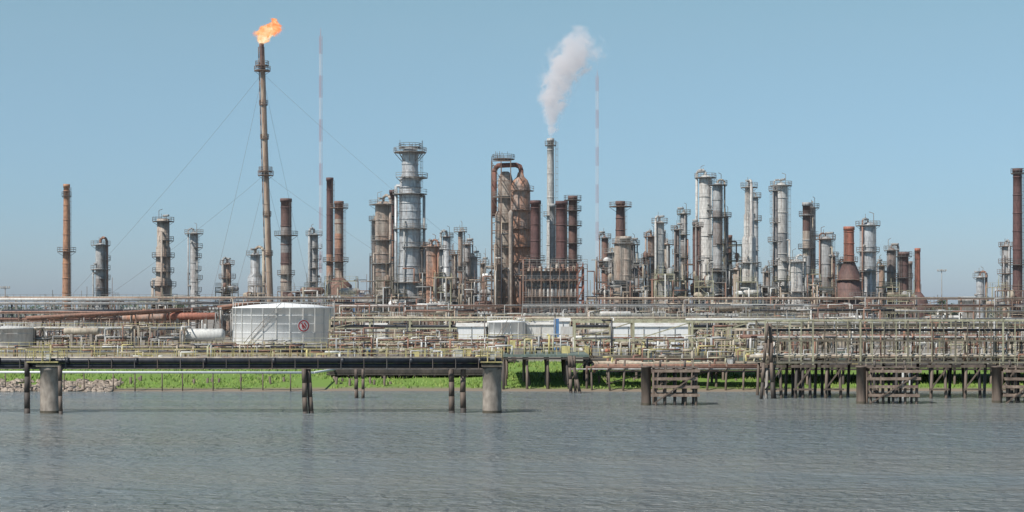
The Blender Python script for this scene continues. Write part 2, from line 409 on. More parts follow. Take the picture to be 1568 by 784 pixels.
stack(820,15,307,430,'maroon_stack',wb=16,bands=8,plats=[(398,1.2)])
stack(843,10,212,480,'pale_cladding',wb=14,plats=[(222,.7),(330,1)],bands=8,steel='grey_steel')
stack(860,17,308,428,'maroon_stack',wb=18,bands=8,plats=[(402,1)])
stack(877,13,300,445,'dark_rust',wb=14,bands=4,plats=[(306,1.2),(322,1.2),(345,1.3),(372,1.3),(398,1.3)],steel='dark_steel')
stack(846,9,312,455,'grey_cladding',bands=3)

def furnace():
    mb=MB(); d=418; k=d/F; R=random.Random(5)
    x0,x1=X(806,d),X(884,d); y0,y1=d,d+16; zt=Z(418,d)
    mb.box(x0,x1,y0,y1,Z(478,d),zt,'dull_cladding')
    mb.box(x0-.3,x1+.3,y0-.3,y1+.3,zt,zt+.5,'rusty_steel')
    n=13
    for i in range(n+1):
        x=x0+(x1-x0)*i/n
        mb.tube((x,y0-.4,GZ),(x,y0-.4,zt+1.6),.16,.16,4,'rusty_steel' if i%4==0 else 'dull_cladding')
        if i<n:
            xx=x+(x1-x0)/n*.5; vt=434+R.uniform(-2,6)
            mb.tube((xx,y0-.35,Z(470,d)),(xx,y0-.35,Z(vt,d)),.32,.30,8,R.choice(['pale_cladding','pipe_grey','tan_cladding']))
            mb.ball((xx,y0-.35,Z(vt,d)),.4,'pipe_tan',8)
    for v in (428,440,455,470): mb.tube((x0,y0-.55,Z(v,d)),(x1,y0-.55,Z(v,d)),.13,.13,4,'rusty_steel')
    for v in (480,455,430,412,405):
        z=Z(v,d); mb.box(x0-1,x1+2.5,y0-1.8,y0-.7,z,z+.15,'rusty_steel'); mb.rail((x0-1,y0-1.8,z+.15),(x1+2.5,y0-1.8,z+.15),1.1,'grey_steel',.05)
    for i in range(8):
        x=x0-1+(x1-x0+3.5)*i/7; mb.tube((x,y0-1.7,GZ),(x,y0-1.7,Z(405,d)),.13,.13,4,'rusty_steel')
    for i in range(9):
        x=x0+(x1-x0)*(i+.5)/9; mb.tube((x,y0+3,zt),(x,y0+3,zt+R.uniform(1.2,2.6)),.5,.4,8,R.choice(['tan_cladding','rust','pipe_tan']))
    steel_frame(mb,X(884,d),X(893,d),d-1,d+5,[Z(v,d) for v in (480,460,440,425,410)],1,'red_oxide',t=.25,seed=2)
    zs=[Z(v,d) for v in (500,480,460,440,420,405)]
    for a,b in zip(zs[:-1],zs[1:]): mb.tube((X(884,d),d-1.6,a),(X(893,d),d-1.6,b),.2,.2,4,'red_oxide')
    mb.make('process_furnace')
furnace()

# right group
stack(950,13,308,450,'dark_rust',wb=15,plats=[(316,1.9),(372,1.0)],bands=3,base=[(362,15,'tan_cladding'),(372,19,'grey_cladding'),(470,19,'grey_cladding')],steel='rusty_steel')
stack(958,16,362,440,'tan_cladding',wb=18,bands=6,plats=[(372,1)],steel='grey_steel')
for a in [(926,10,362,480,'rust',3,21),(935,9,385,470,'grey_cladding',3,22),(975,8,400,480,'grey_cladding',3,23),(997,11,360,470,'rusty_cladding',4,24),
          (1010,14,338,440,'pale_cladding',2,25),(1021,10,372,460,'tan_cladding',3,26),(1047,11,325,480,'grey_cladding',5,27),(1037,7,350,470,'dull_cladding',4,28),
          (1080,19,268,460,'pale_cladding',5,29),(1099,15,280,450,'grey_cladding',5,30),(1112,7,330,470,'dull_cladding',3,44),(1196,20,280,460,'pale_cladding',2,33),
          (1264,19,362,450,'grey_cladding',4,36),(1220,18,397,430,'pale_cladding',2,37),(1244,10,316,470,'grey_cladding',4,38),(1329,25,340,450,'silver_cladding',4,39),
          (1365,14,380,460,'dull_cladding',3,40),(1275,9,390,470,'rust',3,41),(1501,12,422,500,'silver_cladding',2,42),(1541,14,374,480,'grey_cladding',5,43),
          (1350,9,405,470,'rusty_cladding',3,45),(1175,9,415,460,'rusty_cladding',2,46),(968,10,372,480,'dull_cladding',3,47),(1128,12,410,440,'tan_cladding',2,48),(1286,9,402,480,'pale_cladding',2,49)]:
    column(a[0],a[1],a[2],a[3],a[4],a[5],a[6])
column(1147,13,284,430,'pale_cladding',2,31,pipes=4,cap='dome',seg=[(330,16),(365,21)],steel='grey_steel')
column(1157,8,300,445,'grey_cladding',5,32,pipes=1,steel='grey_steel')
column(1187,8,290,445,'dull_cladding',5,52,pipes=1,steel='grey_steel')
column(1069,8,345,450,'dark_rust',3,51)
stack(1065,9,340,470,'dark_rust',bands=3)
stack(1235,12,310,450,'grey_cladding',wb=13,bands=5,plats=[(330,1),(380,1.2)],steel='dark_steel',tiers=['grey_cladding','grey_cladding','grey_cladding','tan_cladding','dark_rust'])
stack(1300,15,347,440,'red_oxide',wb=16,bands=3,base=[(400,16,'dark_rust'),(418,32,'dark_rust'),(430,32,'tan_cladding'),(431,38,'tan_cladding'),(485,38,'tan_cladding')],plats=[(400,1),(428,1.2),(455,1.2)],steel='rusty_steel')
stack(1384,14,386,450,'dark_rust',bands=3,plats=[(392,1),(425,1.2)],steel='dark_steel')
stack(1405,8,380,450,'red_oxide',wb=9,bands=2,base=[(447,10,'dark_rust'),(460,30,'dark_rust'),(485,32,'rust')],plats=[(460,.8)])
stack(1558,13,258,430,'maroon_stack',wb=15,bands=9,plats=[(265,.6),(405,1.2)],tiers=['dark_rust','dark_rust','maroon_stack','maroon_stack','maroon_stack','maroon_stack'])
stack(1015,8,352,470,'pale_cladding',bands=2)
stack(1394,6,400,470,'dull_cladding'); stack(1118,6,360,480,'rust')

# flare stack with guys
def flare():
    mb=MB(); d=455; k=d/F
    bx,tx=X(415,d),X(400.5,d); zb=GZ; zt=Z(72,d)
    def P(z):
        t=(z-zb)/(zt-zb); return (bx+(tx-bx)*t, d)
    n=26; W_=lambda i:(4.6-1.3*i/n)*k
    for i in range(n):
        za=zb+(zt-zb)*i/n; zc=zb+(zt-zb)*(i+1)/n; a=P(za); c=P(zc); w=W_(i)
        mb.tube((a[0],a[1],za),(c[0],c[1],zc),w,W_(i+1),16,'flare_paint' if i<24 else 'dark_rust',smooth=True,cap=False)
        if i%6==5: mb.tube((c[0],c[1],zc-.08),(c[0],c[1],zc+.08),w*1.1,w*1.1,16,'flare_paint',smooth=True)
        mb.tube((a[0]-w-.2,a[1]-.3,za),(c[0]-w-.2,c[1]-.3,zc),.15,.15,6,'rusty_steel')
        mb.tube((a[0]+w+.15,a[1]-.3,za),(c[0]+w+.15,c[1]-.3,zc),.1,.1,5,'dark_steel')
    z=zb+5
    while z<zt-3:
        p=P(z); w=4.2*k
        for s in (-1,1): mb.tube((p[0]+s*.25+.4,p[1]-w-.3,z),(P(z+1)[0]+s*.25+.4,p[1]-w-.3,z+1),.035,.035,4,'rusty_steel',cap=False)
        mb.tube((p[0]+.15,p[1]-w-.3,z),(p[0]+.65,p[1]-w-.3,z),.03,.03,4,'rusty_steel'); z+=1
    for v,pw in ((108,1.5),(100,1.1),(268,1.4),(262,1.1),(160,.4),(212,.4),(330,.4),(390,.5)):
        p=P(Z(v,d)); mb.platform(p[0],p[1],Z(v,d),4*k,4.2*k+pw,0,2*pi,'rusty_steel',t=.05)
    p=P(zt)
    for s in (-1,1): mb.tube((p[0]+s*.75,d-.2,Z(105,d)),(p[0]+s*.75,d-.2,zt-.5),.1,.1,4,'dark_steel')
    mb.lathe(p[0],d,[(2.8*k,zt-1),(3.6*k,zt),(3.6*k,zt+1),(3*k,zt+1,'soot'),(3*k,zt,'soot')],14,'dark_rust')
    for v,anch in ((112,[(45,455),(885,455),(430,330),(400,640)]),(266,[(62,455),(800,455),(425,360),(400,600)])):
        z=Z(v,d); p=P(z)
        for ua,da in anch:
            A=Vector((X(ua,da) if da==455 else p[0]+(ua-415)*.4,da,GZ)); B=Vector((p[0],p[1],z)); prev=B
            for i in range(1,13):
                t=i/12; q=B.lerp(A,t); q.z-=4*t*(1-t)*2.0
                mb.tube(prev,q,.026,.026,4,'dark_steel',cap=False); prev=q
    mb.make('flare_stack')
    return tx,d,zt
fx,fy,fz=flare()

def mast(u,top,d,w):
    mb=MB(); cx=X(u,d); zt=Z(top,d); n=64; r=w/2
    for i in range(n):
        za=GZ+(zt-6-GZ)*i/n; zc=GZ+(zt-6-GZ)*(i+1)/n; m='mast_red_hazed' if (i//5)%2==(n-1)//5%2 else 'mast_white_hazed'
        P=[(cx+r*cos(a),d+r*sin(a)) for a in (-pi/2,pi/6,5*pi/6)]
        for j in range(3):
            a=P[j]; b=P[(j+1)%3]
            mb.tube((a[0],a[1],za),(a[0],a[1],zc),.17,.17,4,m,cap=False)
            mb.tube((a[0],a[1],za),(b[0],b[1],zc),.1,.1,4,m,cap=False)
            mb.tube((b[0],b[1],za),(a[0],a[1],za),.09,.09,4,m,cap=False)
    mb.tube((cx,d,zt-6),(cx,d,zt+1),.3,.15,5,'mast_red_hazed')
    mb.make('radio_mast')
mast(491,45,1500,3.0); mast(914.5,108,1800,3.4)

# ------------------------------------------------------------------ volumes: steam & flame
def volume_obj(name, origin, size_lo, size_hi, H_, xs, rs, XM, RM, noise_scale, namp, dens, flame=False):
    mb=MB()
    m=bpy.data.materials.new(name+'_vapour'); m.use_nodes=True; nt=m.node_tree; L=nt.links.new
    nt.nodes.remove(nt.nodes['Principled BSDF']); out=nt.nodes['Material Output']
    tc=nd(nt,'ShaderNodeTexCoord'); sx=nd(nt,'ShaderNodeSeparateXYZ'); L(tc.outputs['Object'],sx.inputs[0])
    def M(op,a,b=None,c=None,clamp=False):
        n=nd(nt,'ShaderNodeMath',operation=op); n.use_clamp=clamp
        for i,v in enumerate((a,b,c)):
            if v is None: continue
            if isinstance(v,(int,float)): n.inputs[i].default_value=v
            else: L(v,n.inputs[i])
        return n.outputs[0]
    def ramp(fac,pts):
        r=nd(nt,'ShaderNodeValToRGB'); cr=r.color_ramp; cr.interpolation='EASE'
        while len(cr.elements)<len(pts): cr.elements.new(0.5)
        for e,(p,v) in zip(cr.elements,pts): e.position=p; e.color=(v,v,v,1)
        L(fac,r.inputs['Fac']); return r.outputs['Color']
    t=M('DIVIDE',sx.outputs['Z'],H_,clamp=True)
    cxx=M('MULTIPLY',ramp(t,[(a/H_,b/XM) for a,b in xs]),XM)
    rr=M('MULTIPLY',ramp(t,[(a/H_,b/RM) for a,b in rs]),RM)
    n1=nd(nt,'ShaderNodeTexNoise'); n1.inputs['Scale'].default_value=noise_scale; n1.inputs['Detail'].default_value=8; n1.inputs['Roughness'].default_value=.66
    n1.inputs['Distortion'].default_value=.8
    L(tc.outputs['Object'],n1.inputs['Vector'])
    dx=M('SUBTRACT',sx.outputs['X'],cxx)
    dist=M('SQRT',M('ADD',M('MULTIPLY',dx,dx),M('MULTIPLY',sx.outputs['Y'],sx.outputs['Y'])))
    dn=M('DIVIDE',dist,rr)
    v=M('ADD',M('SUBTRACT',1.0,dn),M('MULTIPLY',M('SUBTRACT',n1.outputs['Fac'],.5),namp))
    v=M('MULTIPLY',v,2.4 if not flame else 6.0,clamp=True)
    if not flame:
        fade=M('SUBTRACT',1.1,M('MULTIPLY',t,.85)); v2=M('MULTIPLY',M('MULTIPLY',v,v),fade)
        pv=nd(nt,'ShaderNodeVolumePrincipled'); pv.inputs['Color'].default_value=(.97,.95,.96,1); pv.inputs['Anisotropy'].default_value=-.1
        D=M('MULTIPLY',v2,dens); L(D,pv.inputs['Density'])
        pv.inputs['Emission Color'].default_value=(.97,.93,.96,1); L(M('MULTIPLY',D,.24),pv.inputs['Emission Strength'])  # added glow stands in for sunlight scattered many times inside the steam
        L(pv.outputs[0],out.inputs['Volume'])
    else:
        pv=nd(nt,'ShaderNodeVolumePrincipled'); pv.inputs['Color'].default_value=(0.02,.01,.005,1)
        D=M('MULTIPLY',v,dens); L(D,pv.inputs['Density'])
        cr=nd(nt,'ShaderNodeValToRGB'); e=cr.color_ramp.elements
        e[0].position=.0; e[0].color=(1,.26,.08,1); e[1].position=.75; e[1].color=(1,.88,.60,1)
        q=e.new(.3); q.color=(1,.50,.20,1)
        n2=nd(nt,'ShaderNodeTexNoise'); n2.inputs['Scale'].default_value=noise_scale*.8; n2.inputs['Detail'].default_value=6; n2.inputs['Distortion'].default_value=1.5; L(tc.outputs['Object'],n2.inputs['Vector'])
        core=M('ADD',M('MULTIPLY',M('SUBTRACT',1.0,dn),.6),M('MULTIPLY',M('SUBTRACT',n2.outputs['Fac'],.5),2.2)); core=M('ADD',core,M('MULTIPLY',M('SUBTRACT',1.0,t),.45))
        L(core,cr.inputs['Fac']); L(cr.outputs['Color'],pv.inputs['Emission Color']); L(M('MULTIPLY',D,1.15),pv.inputs['Emission Strength'])
        L(pv.outputs[0],out.inputs['Volume'])
    MATS[name+'_v']=m
    lo,hi=size_lo,size_hi
    mb.box(origin[0]+lo[0],origin[0]+hi[0],origin[1]+lo[1],origin[1]+hi[1],origin[2]+lo[2],origin[2]+hi[2],name+'_v')
    return mb.make(name,Vector(origin))
d=480
volume_obj('steam_plume',(X(843,d),d,Z(211,d)),(-5,-10,-.2),(21,10,33),32,
  [(0,3),(5,3.6),(11,3.9),(17,5.6),(22,8.8),(27,10.6),(32,11.2)],[(0,.8),(3,1.8),(6,3.1),(12,4.8),(18,5.8),(23,8.0),(28,6.6),(32,3.0)],12.0,9.0,.3,3.5,.42)
# the centreline is stored 3 m positive, so the object origin sits 3 m back
bpy.data.objects['steam_plume'].location.x -= 3
volume_obj('flare_flame',(fx-1.0,fy,fz+.6),(-2,-3.5,0),(8.5,3.5,7.4),6.6,
  [(0,1.0),(1.5,1.2),(3,2.3),(4.5,3.3),(6.6,4.6)],[(0,.7),(1.5,1.6),(3,2.7),(4.5,2.8),(6.6,1.0)],6.0,3.0,.62,3.6,2.2,flame=True)

# ------------------------------------------------------------------ tanks & vessels
def tank(u,w,top,d,mat='white_paint',name='storage_tank',logo=None,ribs=0):
    mb=MB(); k=d/F; r=w*k/2; cy=d+r; cx=X(u,d); zt=Z(top,d)
    mb.lathe(cx,cy,[(r,GZ),(r,zt-.02),(r+.12,zt),(r+.12,zt+.2),(r*.6,zt+r*.05+.2),(.1,zt+r*.09+.2)],48,mat)
    z=GZ+1.8
    while z<zt-.5:
        mb.lathe(cx,cy,[(r,z),(r+.05,z+.01),(r+.05,z+.09),(r,z+.1)],48,mat); z+=1.8
    for i in range(ribs):
        a=2*pi*i/ribs; mb.tube((cx+(r+.1)*cos(a),cy+(r+.1)*sin(a),GZ),(cx+(r+.1)*cos(a),cy+(r+.1)*sin(a),zt),.09,.09,4,'pipe_white')
    n=40
    for i in range(n):
        A,B=2*pi*i/n,2*pi*(i+1)/n
        mb.tube((cx+r*cos(A),cy+r*sin(A),zt+1.2),(cx+r*cos(B),cy+r*sin(B),zt+1.2),.04,.04,4,'pipe_white',cap=False)
        mb.tube((cx+r*cos(A),cy+r*sin(A),zt+.2),(cx+r*cos(A),cy+r*sin(A),zt+1.2),.04,.04,4,'pipe_white',cap=False)
    m=14
    for i in range(m):
        A=-pi*.72+i*.05*min(1,10/r)*1.2; B=A+.05*min(1,10/r)*1.2; za=GZ+(zt-GZ)*i/m; zb=GZ+(zt-GZ)*(i+1)/m
        for q in (0,1.1): mb.tube((cx+(r+.6)*cos(A),cy+(r+.6)*sin(A),za+q),(cx+(r+.6)*cos(B),cy+(r+.6)*sin(B),zb+q),.07,.07,4,'grey_steel')
    if logo:
        a0=math.asin(max(-1,min(1,(X(logo[0],d)-cx)/r))); zc=Z(logo[1],d); R_=logo[2]*k
        def S(px,pz,o=.26):
            a=a0+px/r; return (cx+(r+o)*sin(a),cy-(r+o)*cos(a),zc+pz)
        q=24
        b=len(mb.v); mb.v+=[S(R_*1.1*cos(2*pi*i/q),R_*1.1*sin(2*pi*i/q),.23) for i in range(q)]; mb.face(tuple(range(b,b+q)),'white_paint')
        for i in range(q):
            A,B=2*pi*i/q,2*pi*(i+1)/q
            b=len(mb.v); mb.v+=[S(R_*cos(A),R_*sin(A)),S(R_*cos(B),R_*sin(B)),S(R_*.78*cos(B),R_*.78*sin(B)),S(R_*.78*cos(A),R_*.78*sin(A))]
            mb.face((b,b+1,b+2,b+3),'red_paint')
        for s0,s1 in (((-.45,.5),(.35,-.45)),((-.1,-.5),(-.3,.1)),((.1,.5),(.45,-.1))):
            mb.tube(S(s0[0]*R_,s0[1]*R_),S(s1[0]*R_,s1[1]*R_),.12,.12,4,'red_paint')
    mb.make(name)
tank(423,158,472,335,logo=(463,499,9),ribs=24)
tank(1497,46,460,500,'pale_cladding')
tank(0,76,504,322,'pipe_white'); tank(775,58,494,326,ribs=14)
tank(120,70,478,420,'pale_cladding'); tank(620,50,486,380,'pipe_tan'); tank(1290,60,488,380,'pipe_tan')

def drum(u0,u1,v,d,w,mat,name='horizontal_vessel'):
    mb=MB(); k=d/F; x0,x1=X(u0,d),X(u1,d); r=w*k/2; z=Z(v,d)
    n=14; prof=[(0.05,-r*.5),(r*.6,-r*.38),(r*.9,-r*.15),(r,0)]
    pts=[(x0+p[1],p[0]) for p in prof]+[(x1-p[1],p[0]) for p in reversed(prof)]
    b=len(mb.v)
    for x,rr in pts:
        for i in range(n): mb.v.append((x,d+rr*cos(2*pi*i/n),z+rr*sin(2*pi*i/n)))
    for kk in range(len(pts)-1):
        for i in range(n):
            j=(i+1)%n; mb.face((b+kk*n+i,b+kk*n+j,b+(kk+1)*n+j,b+(kk+1)*n+i),mat,True)
    for x in (x0+(x1-x0)*.2,x0+(x1-x0)*.8):
        mb.box(x-.25,x+.25,d-r*.7,d+r*.7,GZ,z-r*.4,'concrete')
    mb.tube(((x0+x1)/2,d,z),((x0+x1)/2,d,z+r+1),.25,.25,8,mat)
    mb.rail((x0,d-r*.6,z+r),(x1,d-r*.6,z+r),1,'grey_steel',.04)
    mb.make(name)
drum(288,340,513,332,20,'pipe_white'); drum(190,250,486,365,13,'orange_rust'); drum(258,330,484,365,11,'red_oxide')
drum(100,150,507,322,11,'pipe_tan'); drum(905,932,508,335,10,'pale_cladding'); drum(546,580,462,470,15,'pipe_grey'); drum(1090,1135,470,420,14,'pipe_tan')
drum(640,680,470,410,12,'pale_cladding'); drum(1230,1262,478,420,14,'rusty_cladding'); drum(920,965,481,368,9,'pale_cladding')

# ------------------------------------------------------------------ pipe racks
def rack(u0,u1,d,levels,steel,seed,depth=5,bay=6.0,t=.15,np_=(3,6),rails=False,pr=(.1,.3),vert=0):
    R=random.Random(seed); mb=MB(); x0,x1=X(u0,d),X(u1,d); zs=[Z(v,d) for v in levels]; zt=max(zs)
    n=max(1,int((x1-x0)/bay)); xs=[x0+(x1-x0)*i/n for i in range(n+1)]
    for x in xs:
        for y in (d,d+depth): mb.tube((x,y,GZ-.2),(x,y,zt),t,t,4,steel,cap=False)
        for z in zs: mb.tube((x,d,z),(x,d+depth,z),t,t,4,steel)
    for z in zs:
        for y in (d,d+depth): mb.tube((x0,y,z),(x1,y,z),t*.85,t*.85,4,steel)
        for i in range(R.randint(*np_)):
            r=R.uniform(*pr); y=d+.3+R.random()*(depth-.6); a=x0 if R.random()<.6 else R.uniform(x0,x1); b=x1 if R.random()<.6 else R.uniform(a,x1)
            m=R.choice(PIPES); zz=z+t+r
            pts=[(a,y,zz),(b,y,zz)]
            if R.random()<.5: pts=[(a,y,GZ)]+pts
            if R.random()<.5: pts=pts+[(b,y,GZ)]
            mb.path(pts,r,7,m)
    lo=min(zs)
    for i in range(n):
        if R.random()<.3: mb.tube((xs[i],d,GZ),(xs[i+1],d,lo),t*.6,t*.6,4,steel,cap=False)
        if len(zs)>1 and R.random()<.4: mb.tube((xs[i],d,sorted(zs)[-2]),(xs[i+1],d,zt),t*.5,t*.5,4,steel,cap=False)
    if rails: mb.rail((x0,d-.2,zt+.15),(x1,d-.2,zt+.15),1.1,rails,.04)
    for i in range(vert):
        x=R.uniform(x0,x1); y=d-R.uniform(.5,2); z1=R.uniform(GZ+2,zt+1); dx=R.uniform(-4,4); r=R.uniform(.07,.18); m=R.choice(PIPES)
        mb.path([(x,y,GZ),(x,y,z1),(x+dx,y,z1),(x+dx,y+3,z1)],r,6,m)
    mb.make('pipe_rack')
rack(505,1240,332,[490,503],'olive_steel',1,bay=8,t=.2,rails='olive_steel',vert=34,np_=(2,3))
rack(505,1200,296,[523,531],'olive_steel',2,bay=5,t=.12,rails='yellow_paint',vert=60,np_=(3,4),pr=(.08,.2))
rack(880,1240,290,[493,521],'olive_steel',3,bay=10,t=.22,vert=14,np_=(1,3))
rack(-60,283,330,[505,520],'drab_steel',4,bay=7,vert=60,np_=(3,5),rails='yellow_paint')
rack(-80,300,370,[480,492],'rusty_steel',5,bay=8,vert=60,np_=(5,8),pr=(.15,.4))
rack(-80,500,285,[535,541],'rusty_steel',6,bay=5,t=.11,vert=30,rails='yellow_paint',np_=(3,5),pr=(.08,.2))
rack(-80,700,440,[458,466],'grey_steel',7,bay=9,np_=(4,7),vert=30,rails='grey_steel')
rack(500,800,390,[470,482],'rusty_steel',8,bay=7,np_=(4,7),vert=60)
rack(800,1240,380,[470,484],'grey_steel',9,bay=7,np_=(4,7),vert=60,rails='grey_steel')
rack(900,1600,400,[458,470],'rusty_steel',10,bay=8,np_=(4,7),vert=60)
rack(1150,1620,350,[478,492],'drab_steel',11,bay=6,np_=(4,7),vert=50,rails='drab_steel')
rack(620,760,345,[478,492,506],'rusty_steel',12,bay=4,t=.12,np_=(2,4),vert=40)
rack(503,700,310,[510,524],'rusty_steel',13,bay=6,t=.1,np_=(2,4),vert=34,pr=(.06,.16))
rack(1150,1620,280,[500,522],'drab_steel',14,bay=6,np_=(4,7),vert=60)
rack(330,520,300,[528,537],'drab_steel',15,bay=6,t=.09,np_=(2,3),vert=8,pr=(.06,.14),rails='olive_steel')

# rows of pumps, valves and manifolds on the quay apron
mb=MB(); R=random.Random(55)
for i in range(90):
    u=R.uniform(510,1160); d=R.uniform(300,312); x=X(u,d); m=R.choice(['red_oxide','pipe_white','pipe_tan','pale_cladding','olive_steel','sign_blue','pipe_grey'])
    h=R.uniform(1.5,3.6)
    mb.box(x-.6,x+.9,d-.5,d+.5,GZ-.1,GZ+.3,'concrete'); mb.tube((x-.5,d,GZ+.9),(x+.7,d,GZ+.9),.38,.38,10,m)
    mb.tube((x,d,GZ+.9),(x,d,GZ+h),.14,.14,7,m); mb.tube((x-.35,d,GZ+h),(x+.35,d,GZ+h),.1,.1,6,'rust'); mb.ball((x,d,GZ+h-.5),.3,m,8)
mb.make('pump_row')

mb=MB(); d=345; a=(X(40,d),d,Z(487,d)); b=(X(300,d),d+25,Z(471,d+25)); c=(X(398,d+25),d+25,Z(462,d+25))
mb.path([a,b,c],.42,10,'pipe_rust'); mb.path([(a[0],a[1]+1.2,a[2]-.4),(b[0],b[1]+1.2,b[2]-.4),(c[0],c[1]+1.2,c[2]-.4)],.25,8,'pipe_rust')
for i in range(12):
    t=i/11; p=Vector(a).lerp(Vector(b),t)
    for s in (-1,1): mb.tube((p.x+s*1.3,p.y,GZ),(p.x+s*.3,p.y,p.z-.3),.14,.14,4,'rusty_steel')
    mb.tube((p.x-.8,p.y,p.z-.5),(p.x+.8,p.y,p.z-.5),.12,.12,4,'rusty_steel')
mb.make('elevated_pipeline')
mb=MB(); d=425
mb.path([(X(-60,d),d,Z(458,d)),(X(242,d),d,Z(459,d))],.36,10,'pipe_white'); mb.path([(X(-60,d),d-2,Z(464,d)),(X(300,d),d-2,Z(465,d))],.3,10,'pipe_grey')
for i in range(22):
    x=X(-60+300*i/21,d); mb.tube((x,d,GZ),(x,d,Z(461,d)),.2,.2,4,'grey_steel')
mb.make('elevated_pipeline')

# ------------------------------------------------------------------ process units: frames packed with equipment
def unit(u0,u1,top,d,seed):
    R=random.Random(seed); mb=MB(); x0,x1=X(u0,d),X(u1,d); zt=Z(top,d); dep=R.uniform(6,10)
    steel=R.choice(['rusty_steel','grey_steel','grey_steel','drab_steel','olive_steel'])
    n=max(1,int((x1-x0)/4)); zs=[]; z=GZ+R.uniform(3.5,5)
    while z<zt-1.5: zs.append(z); z+=R.uniform(2.8,4.6)
    zs.append(zt)
    steel_frame(mb,x0,x1,d,d+dep,zs,n,steel,t=.12,seed=seed)
    for z in [GZ]+zs[:-1]:
        for q in range(R.randint(1,2)):
            x=R.uniform(x0+.8,x1-.8); r=R.uniform(.5,1.0); m=R.choice(['pale_cladding','grey_cladding','tan_cladding','rusty_cladding','rust','white_paint','pipe_tan'])
            if R.random()<.5:
                h=R.uniform(1.8,3.2); y=d+R.uniform(1,dep-1)
                mb.lathe(x,y,[(r*.7,z),(r*.7,z+.6),(r,z+.8),(r,z+h),(r*.6,z+h+.4),(.1,z+h+.55)],12,m)
            else:
                w=R.uniform(1.2,2.6); y=d+R.uniform(1,4)
                mb.tube((x-w,y,z+1.2),(x+w,y,z+1.2),r,r,12,m); mb.ball((x-w,y,z+1.2),r*.99,m,10); mb.ball((x+w,y,z+1.2),r*.99,m,10)
    for i in range(int((x1-x0)*1.2)+4):
        x=R.uniform(x0-1,x1+1); y=d-R.uniform(.2,1.2); za=R.choice([GZ]+zs); zb=R.uniform(GZ+2,zt+R.uniform(-1,2)); xx=x+R.uniform(-4,4)
        mb.path([(x,y,za),(x,y,zb),(xx,y,zb),(xx,y+R.uniform(1,4),zb)],R.uniform(.07,.22),6,R.choice(PIPES))
    for i in range(2):
        x=R.uniform(x0,x1); mb.tube((x,d,zt),(x,d,zt+R.uniform(2,6)),.07,.07,4,steel)
    mb.make('process_unit')
specs=[(68,96,470,460),(120,140,462,450),(210,270,462,440),(330,356,440,480),(380,402,438,470),(425,460,446,455),(466,492,440,455),(497,545,430,470),
 (545,575,452,450),(575,600,430,440),(600,620,450,430),(640,662,418,440),(664,690,425,430),(690,712,415,455),(712,745,432,430),(742,760,410,445),
 (893,915,462,440),(915,940,400,460),(940,960,430,430),(968,992,405,450),(985,1008,395,460),(1005,1032,420,430),(1028,1050,430,445),(1048,1075,405,450),
 (1070,1092,430,425),(1090,1112,415,440),(1108,1142,375,470),(1130,1160,432,425),(1165,1195,440,430),(1190,1212,430,440),(1205,1235,405,465),(1232,1256,420,430),
 (1252,1282,440,425),(1280,1312,450,440),(1310,1345,455,425),(1345,1378,440,450),(1370,1400,452,430),(1395,1425,462,460),(1425,1470,478,420),(1520,1545,440,460),(1540,1590,445,420),
 (150,172,455,490),(900,930,478,400),(1000,1060,472,395),(1140,1180,474,390)]
for i,s in enumerate(specs): unit(*s,seed=100+i)

def shed(u0,u1,top,d,mat,seed,name='metal_shed'):
    mb=MB(); x0,x1=X(u0,d),X(u1,d); z=Z(top,d); dep=6
    mb.box(x0,x1,d,d+dep,GZ,z,mat)
    b=len(mb.v); mb.v+=[(x0-.3,d-.3,z),(x1+.3,d-.3,z),(x1+.3,d+dep/2,z+.7),(x0-.3,d+dep/2,z+.7),(x1+.3,d+dep+.3,z),(x0-.3,d+dep+.3,z)]
    for q in ((0,1,2,3),(3,2,4,5),(1,4,2),(0,3,5)): mb.face(tuple(b+i for i in q),'pipe_white')
    n=max(2,int((x1-x0)/3))
    for i in range(n+1):
        x=x0+(x1-x0)*i/n; mb.tube((x,d-.08,GZ),(x,d-.08,z),.07,.07,4,'pipe_grey')
    for i in range(n):
        x=x0+(x1-x0)*(i+.5)/n
        if i==0: mb.box(x-.5,x+.5,d-.06,d+.02,GZ,GZ+2.1,'dark_steel')
        elif i%2: mb.box(x-.6,x+.6,d-.06,d+.02,GZ+1.1,GZ+2.0,'window_glass')
    mb.make(name)
shed(852,872,492,322,'white_paint',1,'control_cabin'); shed(700,744,500,328,'white_paint',2); shed(806,850,497,330,'pipe_white',7); shed(938,1057,500,322,'white_paint',8,'white_warehouse')
shed(560,590,500,345,'pipe_white',4); shed(1420,1470,487,430,'white_paint',3); shed(540,556,448,520,'sign_blue',6)
mb=MB(); d=316; mb.box(X(848,d),X(856,d),d,d+.3,Z(516,d),Z(488,d),'sign_blue'); mb.tube((X(852,d),d+.5,GZ),(X(852,d),d+.5,Z(490,d)),.15,.15,6,'grey_steel'); mb.box(X(858,d),X(878,d),d,d+.25,Z(518,d),Z(500,d),'pipe_white'); mb.tube((X(868,d),d+.5,GZ),(X(868,d),d+.5,Z(501,d)),.15,.15,6,'grey_steel'); mb.make('berth_sign')
def lightpole(u,top,d):
    mb=MB(); x=X(u,d); z=Z(top,d)
    mb.tube((x,d,GZ),(x,d,z),.16,.1,8,'grey_steel'); mb.tube((x-1.2,d,z-.6),(x+1.2,d,z-.6),.07,.07,4,'grey_steel')
    for s in (-1.1,-.4,.4,1.1): mb.box(x+s-.2,x+s+.2,d-.4,d,z-.5,z-.1,'pale_cladding')
    mb.make('floodlight_pole')
for i,(u,t_,dd) in enumerate([(1442,412,450),(8,438,430),(512,452,330),(1083,478,300),(700,468,340),(742,476,318),(1120,480,318),(330,470,340),(850,478,316),(1010,476,345),(1205,470,330),(200,470,360)]): lightpole(u,t_,dd)

